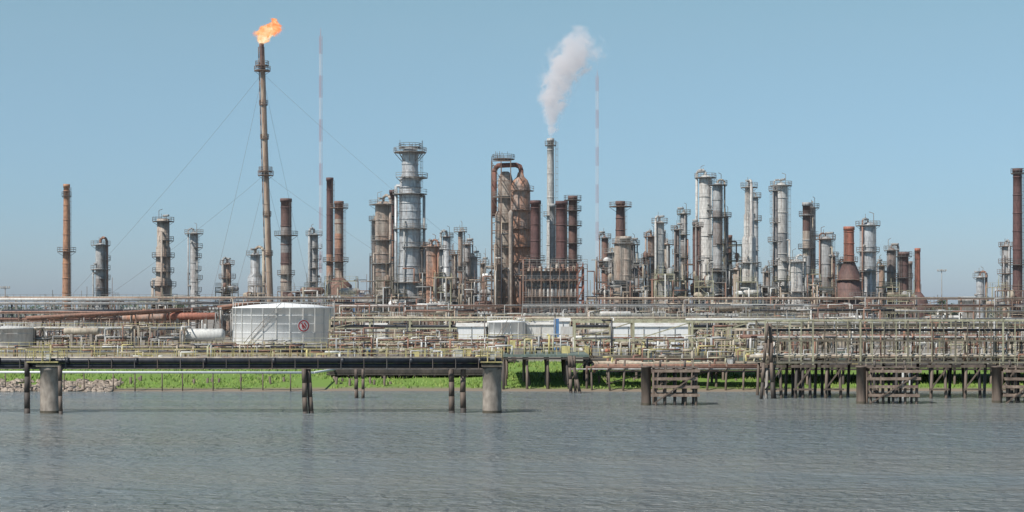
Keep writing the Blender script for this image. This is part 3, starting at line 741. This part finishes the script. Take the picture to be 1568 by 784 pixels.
# ------------------------------------------------------------------ jetty (left) on concrete caissons
def jetty():
    mb=MB(); d=184.0; x0=X(-420,d); x1=X(768,d)
    for j,(v,r,m) in enumerate(((552,.30,'black_pipe'),(559.5,.25,'black_pipe'))): mb.tube((x0,d-.6+j*.2,Z(v,d)),(x1,d-.6+j*.2,Z(v,d)),r,r,14,m)
    mb.tube((x0,d+.7,Z(549,d)),(x1,d+.7,Z(549,d)),.2,.2,10,'pipe_tan')
    z=Z(548,d); mb.box(x0,x1,d+1.4,d+2.6,z-.12,z,'drab_steel')
    for y in (d+1.4,d+2.6): mb.rail((x0,y,z),(x1,y,z),.95,'yellow_paint',.034,step=2.2)
    for y in (d-.9,d+1.3): mb.tube((x0,y,Z(564,d)),(x1,y,Z(564,d)),.07,.07,4,'dark_steel')
    n=34
    for i in range(n):
        x=x0+(x1-x0)*i/n; mb.tube((x,d-1,Z(563.5,d)),(x,d+2.6,Z(563.5,d)),.07,.07,4,'dark_steel'); mb.tube((x,d-.95,Z(564,d)),(x,d-.95,Z(549,d)),.045,.045,4,'dark_steel')
        if i%3==0: mb.tube((x,d-.7,Z(552,d)),(x+.35,d-.7,Z(552,d)),.36,.36,14,'black_pipe')
    for u in (-250,-90,78.5,753.5):
        w=33 if u<500 else 29; r=w/2*d/F; x=X(u,d); zc=Z(561,d)
        mb.lathe(x,d,[(r*1.03,-4,'concrete_wet'),(r*1.02,.3,'concrete_wet'),(r,.55,'concrete'),(r,2.4,'concrete'),(r,zc-.45,'concrete'),(r*1.07,zc-.4,'concrete'),(r*1.07,zc,'concrete')],28,'concrete')
        mb.box(x-r*1.1,x+r*1.1,d-1.4,d+1.4,zc,zc+.25,'drab_steel')
        xa=x-2.4 if u<500 else x-1.3; xb=x+1.2; zz=Z(553,d)
        mb.box(xa,xb,d-1.6,d-1.1,zz-.1,zz,'yellow_paint')
        for p,q in (((xa,d-1.6,zz),(xb,d-1.6,zz)),((xa,d-1.6,zz),(xa,d+2.2,zz)),((xb,d-1.6,zz),(xb,d+2.2,zz))): mb.rail(p,q,1.25,'yellow_paint',.035,step=.9)
        mb.tube((x-.5,d-1.5,zz),(x-.5,d-1.5,zz+2.0),.05,.05,5,'yellow_paint')
        mb.box(x-.2,x+.3,d-1.4,d-1.1,zz+.2,zz+.9,'pale_cladding')
    mb.make('pipeline_jetty')
jetty()
def piles(name, lst, d, mat='timber_dark', ztop=550):
    mb=MB()
    for (u0,u1,w,vt,dy) in lst:
        r=w/2*d/F; top=Vector((X(u0,d),d+dy,Z(vt,d))); bot=Vector((X(u1,d),d+dy,-3))
        n=5; R=random.Random(int(u0*3))
        prev=top
        for i in range(1,n+1):
            q=top.lerp(bot,i/n)
            if i<n: q+=Vector((R.uniform(-.04,.04),R.uniform(-.04,.04),0))
            mb.tube(prev,q,r*(.9+.04*(i-1)),r*(.9+.04*i),10,'timber_dark' if i>=4 else mat); prev=q
    mb.make(name)
piles('mooring_piles',[(45,45,9,552,-.9)],184)
piles('mooring_piles',[(93,97,6,560,-.5)],182,'timber')
piles('mooring_piles',[(467,471,8,564,-1),(473,481,8,564,-.6)],184,'timber')
piles('mooring_piles',[(691,694,9,562,-1.2),(710,709,9,552,-.8)],185,'timber')
piles('mooring_piles',[(545,547,6,564,0),(556,555,5,564,0)],214,'timber'); piles('mooring_piles',[(-130,-132,8,566,0),(-122,-118,8,566,0)],184,'timber')

mb=MB(); d=231
mb.tube((X(-300,d),d,Z(569.5,d)),(X(480,d),d,Z(570.5,d)),.17,.17,10,'white_paint')
mb.tube((X(480,d),d,Z(570.5,d)),(X(500,d),d+14,Z(571,d)),.17,.17,10,'white_paint')
R=random.Random(3)
for i in range(20):
    u=-300+i*39+R.uniform(-8,8); x=X(u,d); mb.tube((x,d+.1,-1),(x,d,Z(572,d)),.09,.09,6,'timber')
mb.make('shore_pipeline')
mb=MB()
for i in range(46):
    dd=R.uniform(236,242); u=R.choice([R.uniform(165,450),R.uniform(165,450),R.uniform(860,1160),R.uniform(500,600)]); x=X(u,dd)
    mb.tube((x,dd,-1),(x+R.uniform(-.3,.3),dd,Z(R.uniform(575,587),dd)),.2,.18,7,'timber')
mb.make('old_timber_stumps')

# ------------------------------------------------------------------ shore docks on piles
def dock(u0,u1,v,d,dep,deck,seed,rail=None,th=.5,step=2.6,clutter=0,braces=True,pd=3.0):
    R=random.Random(seed); mb=MB(); x0,x1=X(u0,d),X(u1,d); z=Z(v,d)
    mb.box(x0,x1,d,d+dep,z-th,z,deck)
    mb.tube((x0,d-.12,z-th-.2),(x1,d-.12,z-th-.2),.15,.15,4,'timber_dark')
    n=max(2,int((x1-x0)/step))
    for i in range(n+1):
        for y in [d+.4+q*pd for q in range(int(dep/pd)+1)]:
            x=x0+.3+(x1-x0-.6)*i/n+R.uniform(-.3,.3); l=R.choice([0,0,0,R.uniform(-1.3,1.3)])
            mb.tube((x+l,y,-3),(x,y,z-th),.2,.19,8,R.choice(['timber','timber_dark','timber']))
        if braces and R.random()<.4:
            mb.tube((x0+(x1-x0)*i/n,d+.2,1),(x0+(x1-x0)*min(n,i+1)/n,d+.2,z-th),.09,.09,4,'timber')
    if rail:
        mb.rail((x0,d+.1,z),(x1,d+.1,z),1.05,rail,.035,step=1.6); mb.rail((x0,d+.1,z),(x0,d+dep,z),1.05,rail,.035); mb.rail((x1,d+.1,z),(x1,d+dep,z),1.05,rail,.035)
    for i in range(clutter):
        x=R.uniform(x0,x1); y=d+R.uniform(.8,dep-.5); h=R.uniform(.6,2.8); r=R.uniform(.06,.2); m=R.choice(PIPES+['yellow_paint','olive_steel'])
        mb.path([(x,y,z),(x,y,z+h),(x+R.uniform(-3,3),y,z+h)],r,6,m)
        if R.random()<.3:
            a=R.uniform(.4,.9); mb.box(x,x+a*1.6,y,y+a,z,z+a*R.uniform(1,2),R.choice(['pale_cladding','grey_steel','yellow_paint','deck_green']))
    mb.make('timber_dock')
dock(770,902,543,232,14,'deck_green',1,rail='yellow_paint',clutter=24,th=.35)
dock(500,772,566,243,14,'timber_dark',2,clutter=30)
dock(-60,500,553,272,5,'drab_steel',3,rail='yellow_paint',clutter=40,th=.3,step=9,braces=False,pd=4)
dock(620,790,548,262,10,'rusty_steel',7,rail='olive_steel',clutter=30,th=.3)
dock(902,1180,545,240,8,'drab_steel',4,rail='yellow_paint',clutter=40,th=.4,step=6,pd=6)
dock(928,1180,563,233,4,'rusty_steel',5,clutter=36,th=.3,step=6,pd=4)
dock(1175,1640,558,236,10,'timber_dark',6,clutter=40,th=.5,step=5,pd=5)

mb=MB(); R=random.Random(8)
for i in range(9):
    d=230+R.uniform(0,6); z=Z(R.uniform(546,566),d); a=R.uniform(860,960); b=R.uniform(1080,1240)
    mb.path([(X(a,d),d,z-1),(X(a,d),d,z),(X(b,d),d,z),(X(b,d),d,z-1.2)],R.uniform(.1,.24),8,R.choice(['rust','pipe_grey','pipe_tan','black_pipe','pipe_rust']))
for i in range(11):
    x=X(905+i*26,231); mb.tube((x+R.uniform(-.6,.6),231,-2),(x,231,Z(R.uniform(548,565),231)),.16,.15,7,'timber')
mb.make('dock_pipeline')

# ------------------------------------------------------------------ right trestle
def trestle():
    mb=MB(); R=random.Random(11); d=213.0; d2=221.0; x0=X(1172,d); x1=X(1900,d)
    zb,zm,zt=Z(555,d),Z(522,d),Z(491,d); S='drab_steel'; n=int((x1-x0)/1.55)
    for y in (d,d2):
        for z,t in ((zb,.15),(zb+.8,.05),(zm,.1),(zm+1.0,.045),(zt,.12),(zt-.45,.05)): mb.tube((x0,y,z),(x1,y,z),t,t,4,S if z!=zt else 'olive_steel')
    for i in range(n+1):
        x=x0+(x1-x0)*i/n
        for y in (d,d2):
            mb.tube((x,y,zb-.3),(x,y,zt),.07 if i%4 else .12,None,4,'olive_steel' if R.random()<.5 else S)
            if i<n and i%2==0:
                xx=x0+(x1-x0)*(i+1)/n
                mb.tube((x,y,zb),(xx,y,zm),.045,.045,4,S,cap=False)
                if R.random()<.5: mb.tube((xx,y,zm),(x,y,zt),.045,.045,4,S,cap=False)
        if i%2==0:
            for z in (zb,zm,zt): mb.tube((x,d,z),(x,d2,z),.08,.08,4,S)
    mb.box(x0,x1,d+.2,d2-.2,zb-.12,zb+.02,'drab_steel'); mb.box(x0,x1,d+1,d+2.4,zm-.05,zm+.05,'drab_steel')
    for z,rr in ((zb+.5,(.12,.3)),(zm+.3,(.1,.25)),(zt-1.4,(.08,.16))):
        for i in range(5):
            r=R.uniform(*rr); y=d+.5+R.random()*7; m=R.choice(['pipe_grey','pipe_tan','rust','drab_steel','pipe_white','black_pipe','pipe_rust'])
            mb.tube((x0-R.uniform(0,4),y,z+r),(x1,y,z+r),r,r,8,m)
    for i in range(60):
        x=R.uniform(x0,x1); y=d+R.uniform(.3,4); z=R.uniform(zb,zt-1); xx=x+R.uniform(-2,2)
        mb.path([(x,y,zb),(x,y,z),(xx,y,z),(xx,y,zt-R.uniform(0,3))],R.uniform(.05,.13),6,R.choice(PIPES))
    u=1185
    while u<1880:
        x=X(u,d)
        for y in (d+.2,d2-.2):
            for dx,l in ((-.8,-.35),(.8,.4)) if R.random()<.6 else ((-.8,-.35),(.0,0),(.8,.4)):
                mb.tube((x+dx+l,y,-4),(x+dx,y,zb-.3),.22,.2,9,R.choice(['timber','timber','timber_dark','pipe_grey']))
        mb.tube((x-1.6,d,zb-.5),(x+1.6,d,zb-.5),.22,.22,4,'timber'); mb.tube((x-1.3,d-.25,1.2),(x+1.3,d-.25,1.2),.13,.13,4,'timber')
        mb.tube((x-1.1,d-.2,1.2),(x+1.0,d-.2,zb-.7),.1,.1,4,'timber')
        u+=R.uniform(42,66)
    mb.make('pipe_trestle')
trestle()
piles('raking_piles',[(1175,1162,5,495,0),(1180,1186,6,495,.5),(1178,1192,5,520,1)],212,'timber')
piles('raking_piles',[(874,896,5,545,0),(872,876,5,545,.6),(880,882,4,545,1)],226,'timber')

# ------------------------------------------------------------------ timber mooring dolphins
def dolphin(u0,u1,d,seed):
    mb=MB(); R=random.Random(seed); k=d/F; x0,x1=X(u0,d),X(u1,d); zt=Z(565,d)
    mb.lathe(X(u0+8,d),d+.5,[(.62,-4,'concrete_wet'),(.62,.3,'concrete_wet'),(.6,.5,'timber'),(.6,Z(563,d),'timber'),(.66,Z(563,d),'timber'),(.66,Z(561,d),'timber')],16,'timber')
    xa=X(u0+18,d)
    for v in (568,580,592,605):
        z=Z(v,d); xx0=xa+R.uniform(-.3,.1); xx1=x1+R.uniform(-.5,.2); dz=R.uniform(-.06,.06)
        b=len(mb.v); q=.17
        for y in (d-.45,d-.15): mb.v+=[(xx0,y,z-q),(xx1,y,z-q+dz),(xx1,y,z+q+dz),(xx0,y,z+q)]
        for f in ((0,1,2,3),(7,6,5,4),(0,4,5,1),(3,2,6,7),(0,3,7,4),(1,5,6,2)): mb.face(tuple(b+i for i in f),'timber_pale')
        for i in range(3):
            x=xa+(x1-xa)*(i+.5)/3; mb.box(x-.1,x+.1,d-.1,d+3.1,z-.12,z+.1,'timber')
    for v in (568,605): z=Z(v,d); mb.box(xa,x1,d+3.1,d+3.35,z-.15,z+.15,'timber')
    for i in range(5):
        x=xa+.3+(x1-xa-.6)*i/4
        for y in (d+.05,d+2.7): mb.tube((x+R.uniform(-.25,.25),y,-4),(x,y,zt+R.uniform(-.1,.5)),.17,.16,9,'timber' if i!=2 else 'timber_dark')
    mb.tube((xa,d-.55,Z(618,d)),(x1-.6,d-.55,Z(575,d)),.09,.09,4,'timber')
    mb.box(xa,x1,d-.1,d+3,zt+.1,zt+.2,'timber')
    for u in (u0+30,u1-20): mb.tube((X(u,d),d+1,zt+.2),(X(u,d),d+1,zt+1.0),.14,.14,8,'dark_steel')
    mb.rail((xa+.3,d+2.9,zt+.2),(x1-.3,d+2.9,zt+.2),1.0,'olive_steel',.03)
    mb.make('mooring_dolphin')
dolphin(982,1070,198,1); dolphin(1312,1408,201,2); dolphin(1520,1600,203,3)
dolphin(1990,2080,200,5)

# ------------------------------------------------------------------ terrain, river, rocks, grass
def gz(x,y):
    s = noise.noise(Vector((x*.03,y*.05,0)))*2.5 + noise.noise(Vector((x*.15,y*.2,3)))*.8
    yy = y - 231 + s
    if yy<=0: base=max(-3,yy*.5)
    elif yy<34: base=GZ*(1-(1-yy/34)**1.6)
    else: base=GZ
    if 0<yy<34: base+=noise.noise(Vector((x*.4,y*.4,7)))*.18
    return base
ys=[215,222,226]+[228+i*1.0 for i in range(0,44)]+[275,300,400,600,1000,2500,9000]
xs=[-9000,-3000,-1200,-600,-350]+[-250+i*2.0 for i in range(251)]+[350,600,1200,3000,9000]
mbg=MB(); mbg.names=['g']; nx=len(xs)
for y in ys:
    for x in xs: mbg.v.append((x,y,gz(x,y)))
for j in range(len(ys)-1):
    for i in range(nx-1):
        b=j*nx+i; mbg.f.append((b,b+1,b+nx+1,b+nx)); mbg.m.append(0); mbg.s.append(True)
m=bpy.data.materials.new('bank_and_yard'); m.use_nodes=True; nt=m.node_tree; L=nt.links.new; b=nt.nodes['Principled BSDF']; b.inputs['Roughness'].default_value=.95
g=nd(nt,'ShaderNodeNewGeometry'); n1=nd(nt,'ShaderNodeTexNoise'); n1.inputs['Scale'].default_value=.12; n1.inputs['Detail'].default_value=8; L(g.outputs['Position'],n1.inputs['Vector'])
sx=nd(nt,'ShaderNodeSeparateXYZ'); L(g.outputs['Position'],sx.inputs[0])
a1=nd(nt,'ShaderNodeMath',operation='MULTIPLY_ADD'); L(n1.outputs['Fac'],a1.inputs[0]); a1.inputs[1].default_value=30; L(sx.outputs['Y'],a1.inputs[2])
r=nd(nt,'ShaderNodeMapRange'); r.inputs[1].default_value=278; r.inputs[2].default_value=290; L(a1.outputs[0],r.inputs[0])
c=nd(nt,'ShaderNodeMix',data_type='RGBA'); c.inputs[6].default_value=(.14,.225,.04,1); c.inputs[7].default_value=(.24,.21,.175,1); L(r.outputs[0],c.inputs[0])
zr=nd(nt,'ShaderNodeMapRange'); zr.inputs[1].default_value=.2; zr.inputs[2].default_value=.5; L(sx.outputs['Z'],zr.inputs[0])
c2=nd(nt,'ShaderNodeMix',data_type='RGBA'); c2.inputs[6].default_value=(.21,.165,.12,1); L(c.outputs[2],c2.inputs[7]); L(zr.outputs[0],c2.inputs[0]); L(c2.outputs[2],b.inputs['Base Color'])
MATS['g']=m; mbg.make('ground',Vector((0,0,0)))

mb=MB(); R=random.Random(21)
for i in range(46000):
    x=R.uniform(-95,110); y=R.uniform(231,264)
    if noise.noise(Vector((x*.12,y*.15,5)))+R.uniform(-.4,.4)<-.12: continue
    z=gz(x,y)
    if z<.3: continue
    if x<X(178,236) and y<238+R.uniform(-1,1): continue
    h=R.uniform(.2,.5)*(1+.6*noise.noise(Vector((x*.3,y*.3,1)))); a=R.uniform(0,pi); w=R.uniform(.06,.16); lx=R.uniform(-.25,.25)
    bb=len(mb.v); mb.v+=[(x-w*cos(a),y-w*sin(a),z-.05),(x+w*cos(a),y+w*sin(a),z-.05),(x+lx,y+R.uniform(.0,.3),z+h)]
    mb.face((bb,bb+1,bb+2),'grass_blades')
mb.make('grass_bank')
mb=MB()
for i in range(1000):
    x=X(R.uniform(-260,182),235); y=R.uniform(230,238.5); z=gz(x,y)
    if z<-.6: continue
    r=R.uniform(.18,.6); n=7; bb=len(mb.v); sc=(R.uniform(.7,1.4),R.uniform(.7,1.3),R.uniform(.5,.9))
    for kk in range(5):
        t=pi*kk/4
        for q in range(n):
            a=2*pi*q/n; j=R.uniform(.75,1.2); mb.v.append((x+r*sc[0]*sin(t)*cos(a)*j,y+r*sc[1]*sin(t)*sin(a)*j,z+.1+r*sc[2]*cos(t)*j))
    for kk in range(4):
        for q in range(n): mb.face((bb+kk*n+q,bb+(kk+1)*n+q,bb+(kk+1)*n+(q+1)%n,bb+kk*n+(q+1)%n),'rock')
mb.make('riprap_rocks')

def tree(u,top,d,w,seed):
    R=random.Random(seed); mb=MB(); cx=X(u,d); zt=Z(top,d); k=d/F; r=w*k/2; hh=zt-GZ
    mb.tube((cx,d,GZ-.2),(cx,d,GZ+hh*.5),r*.09,r*.06,8,'bark')
    cl=[]
    for i in range(16):
        a=R.uniform(0,2*pi); q=R.uniform(.1,.75)*r; z=GZ+hh*R.uniform(.35,.9); p=(cx+q*cos(a),d+q*sin(a),z); cl.append(p)
        mb.tube((cx,d,GZ+hh*R.uniform(.2,.5)),p,r*.03,r*.012,5,'bark')
    for p in cl:
        rr=r*R.uniform(.25,.42)
        for i in range(110):
            v=Vector((R.gauss(0,1),R.gauss(0,1),R.gauss(0,1))).normalized()*rr*R.uniform(.4,1); s=r*.07*R.uniform(.6,1.5)
            q=Vector(p)+v; q.z=min(q.z,zt); a=Vector((R.gauss(0,1),R.gauss(0,1),R.gauss(0,1))).normalized()*s; b_=Vector((R.gauss(0,1),R.gauss(0,1),R.gauss(0,1))).normalized()*s
            bb=len(mb.v); mb.v+=[tuple(q+a),tuple(q+b_),tuple(q-a),tuple(q-b_)]; mb.face((bb,bb+1,bb+2,bb+3),'leaves')
    mb.make('tree')
tree(1440,454,620,28,1); tree(1422,461,640,20,2); tree(556,448,640,28,3); tree(1462,463,650,22,4); tree(275,460,600,20,5); tree(130,462,640,24,6); tree(530,460,650,20,8)
mb=MB(); R=random.Random(31)
for i in range(14000):
    x=R.uniform(-620,620); y=1150+R.uniform(-12,12); h=10+4*noise.noise(Vector((x*.03,0,0)))+2.5*noise.noise(Vector((x*.15,0,2)))
    q=Vector((x,y,GZ+R.uniform(0,1)**.7*h)); a=Vector((R.gauss(0,1),R.gauss(0,1),R.gauss(0,1))).normalized()*R.uniform(.6,1.3); b_=Vector((R.gauss(0,1),R.gauss(0,1),R.gauss(0,1))).normalized()*R.uniform(.6,1.3)
    bb=len(mb.v); mb.v+=[tuple(q+a),tuple(q+b_),tuple(q-a),tuple(q-b_)]; mb.face((bb,bb+1,bb+2,bb+3),'leaves')
mb.make('distant_tree_line')

# river
m=bpy.data.materials.new('river_water'); m.use_nodes=True; nt=m.node_tree; L=nt.links.new; b=nt.nodes['Principled BSDF']
b.inputs['Roughness'].default_value=.15; b.inputs['IOR'].default_value=1.33
g=nd(nt,'ShaderNodeNewGeometry')
def nz(scale,sc,det,dist=0,rot=0):
    mp=nd(nt,'ShaderNodeMapping'); mp.inputs['Scale'].default_value=sc; mp.inputs['Rotation'].default_value=(0,0,rot); L(g.outputs['Position'],mp.inputs['Vector'])
    n=nd(nt,'ShaderNodeTexNoise'); n.inputs['Scale'].default_value=scale; n.inputs['Detail'].default_value=det; n.inputs['Distortion'].default_value=dist; L(mp.outputs[0],n.inputs['Vector']); return n.outputs['Fac']
A=nz(1.5,(.8,1.1,1),5,.5,.15); B=nz(.42,(.7,1.1,1),5,.5,-.15); C=nz(.03,(.3,1.6,1),5,.6)
cr=nd(nt,'ShaderNodeMapRange'); cr.inputs[1].default_value=.35; cr.inputs[2].default_value=.65; cr.inputs[3].default_value=.6; cr.inputs[4].default_value=1.3; L(C,cr.inputs[0])
s1=nd(nt,'ShaderNodeMath',operation='MULTIPLY_ADD'); L(B,s1.inputs[0]); s1.inputs[1].default_value=1.7; L(A,s1.inputs[2])
s2=nd(nt,'ShaderNodeMath',operation='MULTIPLY'); L(s1.outputs[0],s2.inputs[0]); L(cr.outputs[0],s2.inputs[1])
bp=nd(nt,'ShaderNodeBump'); bp.inputs['Strength'].default_value=1; bp.inputs['Distance'].default_value=1.0; L(s2.outputs[0],bp.inputs['Height']); L(bp.outputs[0],b.inputs['Normal'])
# silt-laden water: drifting bands of browner and bluer water
D=nz(.02,(.3,1.8,1),4,.8,.05)
mr=nd(nt,'ShaderNodeMapRange'); mr.inputs[1].default_value=.38; mr.inputs[2].default_value=.62; L(D,mr.inputs[0])
mx=nd(nt,'ShaderNodeMix',data_type='RGBA'); mx.inputs[6].default_value=(.165,.195,.205,1); mx.inputs[7].default_value=(.20,.205,.19,1); L(mr.outputs[0],mx.inputs[0]); L(mx.outputs[2],b.inputs['Base Color'])
MATS['river_water']=m
mb=MB(); mb.v=[(-9000,-3000,0),(9000,-3000,0),(9000,246,0),(-9000,246,0)]; mb.face((0,1,2,3),'river_water'); mb.make('river',Vector((0,0,0)))

# humid summer air over the refinery (a real, thin, uniform scattering medium)
m=bpy.data.materials.new('humid_air'); m.use_nodes=True; nt=m.node_tree; nt.nodes.remove(nt.nodes['Principled BSDF'])
vs=nt.nodes.new('ShaderNodeVolumeScatter'); vs.inputs['Color'].default_value=(.80,.92,1,1); vs.inputs['Density'].default_value=.00015; vs.inputs['Anisotropy'].default_value=0
nt.links.new(vs.outputs[0],nt.nodes['Material Output'].inputs['Volume']); MATS['humid_air']=m
mb=MB(); mb.box(-2500,2500,250,2400,3.6,420,'humid_air'); mb.make('haze',Vector((0,0,0)))

# ------------------------------------------------------------------ light, sky, camera
el,rot=radians(50),radians(228)
dirv=Vector((sin(rot)*cos(el),cos(rot)*cos(el),sin(el)))
sd=bpy.data.lights.new('sun','SUN'); sd.energy=4.9; sd.angle=radians(.5); sd.color=(1,.96,.9)
so=bpy.data.objects.new('sun',sd); so.rotation_euler=dirv.to_track_quat('Z','Y').to_euler(); so.location=(0,0,200); scene.collection.objects.link(so)
w=bpy.data.worlds.new('World'); scene.world=w; w.use_nodes=True; nt=w.node_tree; bg=nt.nodes['Background']
sk=nt.nodes.new('ShaderNodeTexSky'); sk.sky_type='NISHITA'; sk.sun_disc=False; sk.sun_elevation=el; sk.sun_rotation=rot
sk.air_density=1.0; sk.dust_density=.6; sk.ozone_density=2.0; sk.altitude=0
# colour balance of the clear sky by elevation (cleaner, bluer air near the horizon)
tc=nt.nodes.new('ShaderNodeTexCoord'); sp=nt.nodes.new('ShaderNodeSeparateXYZ'); nt.links.new(tc.outputs['Generated'],sp.inputs[0])
cr=nt.nodes.new('ShaderNodeValToRGB'); nt.links.new(sp.outputs['Z'],cr.inputs['Fac']); e=cr.color_ramp.elements
e[0].position=0.0; e[0].color=(.44,.56,.86,1); e[1].position=.7; e[1].color=(.46,.53,.54,1)
for p,cc in ((.06,(.44,.61,.80)),(.19,(.60,.77,.72))):
    q=e.new(p); q.color=(*cc,1)
vm=nt.nodes.new('ShaderNodeVectorMath'); vm.operation='MULTIPLY'; nt.links.new(sk.outputs[0],vm.inputs[0]); nt.links.new(cr.outputs['Color'],vm.inputs[1])
nt.links.new(vm.outputs[0],bg.inputs['Color']); bg.inputs['Strength'].default_value=.15
cam=bpy.data.cameras.new('camera'); co=bpy.data.objects.new('camera',cam); scene.collection.objects.link(co); scene.camera=co
co.location=(0,0,H); co.rotation_euler=(radians(90),0,0); cam.sensor_width=36; cam.lens=36*F/1568; cam.shift_y=78/1568; cam.clip_end=20000; cam.clip_start=.5
scene.view_settings.view_transform='Standard'; scene.view_settings.look='None'; scene.view_settings.exposure=0
print('faces',sum(len(o.data.polygons) for o in scene.objects if o.type=='MESH'))
